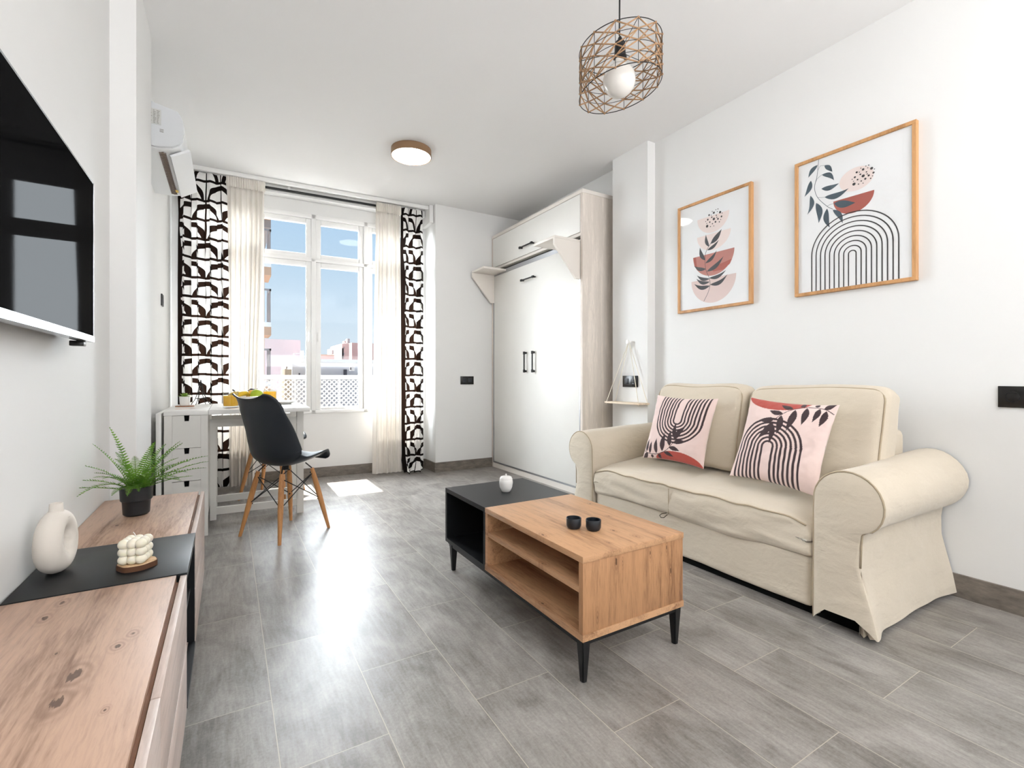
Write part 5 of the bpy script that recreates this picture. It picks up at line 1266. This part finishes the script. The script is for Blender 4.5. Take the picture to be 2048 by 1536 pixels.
for (a, b) in ((698, 705), (725, 731)):
    q = onf(t, hd, 'fan_unit', WROOF, a, b, 733, 742, 20, 0.35); onf(t, hd, 'fan_grille', GREYB, a + 1.6, b - 2.2, 735, 740, 19.64, 0.03, q)
    q2 = q
onf(t, hd, 'window', DKW, 597, 600, 746, 750, 20, 0.04)
t, w, hd, hh = ext('roof_terrace_house', 'grey house with a thin pergola and a pink pillar on its roof terrace', 'building', 584, 640, 717, 24, 5, BLUEW)
for (a, b, c, d, m, nm) in ((600.5, 606.5, 702, 717.2, PINKW, 'pillar'), (587, 620, 706.6, 707.6, GREYB, 'pergola_beam'), (587, 588, 707, 717.2, GREYB, 'pergola_post')): onf(t, hd, nm, m, a, b, c, d, 24.4, 0.2)
t, w, hd, hh = ext('rooftop_stair_house', 'small cream rooftop hut behind the balcony rail in the left pane', 'building', 570, 583.5, 738, 17.9, 1.6, CREAMW)
onf(t, hd, 'chimney', GREYB, 570, 573, 733, 738, 18.4, 0.4)
t, w, hd, hh = ext('pink_house', 'low pink house with a grey chimney beyond the white roof', 'building', 640, 669, 709, 30, 6, PINKW)
onf(t, hd, 'chimney', GREYB, 660, 664, 701, 709.2, 30.8, 0.6); onf(t, hd, 'cornice', TERR, 640, 668, 709, 711, 30, 0.15)
t, w, hd, hh = ext('pink_tower', 'narrow pink stair tower with two grey chimneys', 'building', 684, 698.5, 687, 32, 4, PINKW)
for a, b, c in ((691, 695.6, 678.5), (685, 688.5, 683)): onf(t, hd, 'chimney', GREYB, a, b, c, 687.3, 33, 0.6)
for a, c in ((687, 694), (687, 706), (685.5, 712)): onf(t, hd, 'window', GREYB, a, a + 1.6, c, c + 4, 32, 0.04)
onf(t, hd, 'lean_to', PINKW, 680.5, 684.2, 697, 718, 32.5, 0.5)
ext('pink_apartment_block', 'broad plain pink block at the right edge of the right pane', 'building', 703.6, 800, 685.5, 36, 10, PINKW)
# near building seen edge-on at the left
t, w, hd, hh = ext('balcony_tower', 'tall cream apartment building with stacked balconies at the left edge of the window', 'building', 430, 529, 452, 15, 6, CREAMW)
pz_ = px_at(529, 452, 15).x - t.location.x
for i in range(6):
    z = px_at(530, 548 + 112 * (i - 1), 15).z - t.location.z
    q = B('balcony', TERR, t, pz_ - 2.0, pz_ + 0.10, -4.0, -2.9, z - 0.22, z)
    B('balustrade', WROOF, q, pz_ - 2.0, pz_ + 0.10, -4.0, -3.96, z, z + 0.12)
    bm = bmesh.new()
    for k in range(14): box(bm, pz_ + 0.06, pz_ + 0.09, -3.95 + k * 0.075, -3.93 + k * 0.075, z + 0.12, z + 0.95)
    for k in range(20): box(bm, pz_ - 1.9 + k * 0.1, pz_ - 1.88 + k * 0.1, -3.99, -3.97, z + 0.12, z + 0.95)
    box(bm, pz_ - 2.0, pz_ + 0.10, -3.99, -3.96, z + 0.95, z + 1.0); box(bm, pz_ + 0.06, pz_ + 0.10, -3.99, -2.95, z + 0.95, z + 1.0)
    finish('bars', bm, GREYB, q); B('window', DKW, t, pz_ - 0.02, pz_ + 0.02, -1.9, -0.9, z + 0.2, z + 1.9)
B('roof_eave', GREYB, t, -w, pz_ + 0.12, -3.6, 3.0, hh, hh + 0.25)
bm = bmesh.new(); box(bm, -60, 60, 6.2, 90, -12.2, -12.0); struct(finish('floor_street', bm, plain('street_ground', (84, 82, 80), 0.9)))
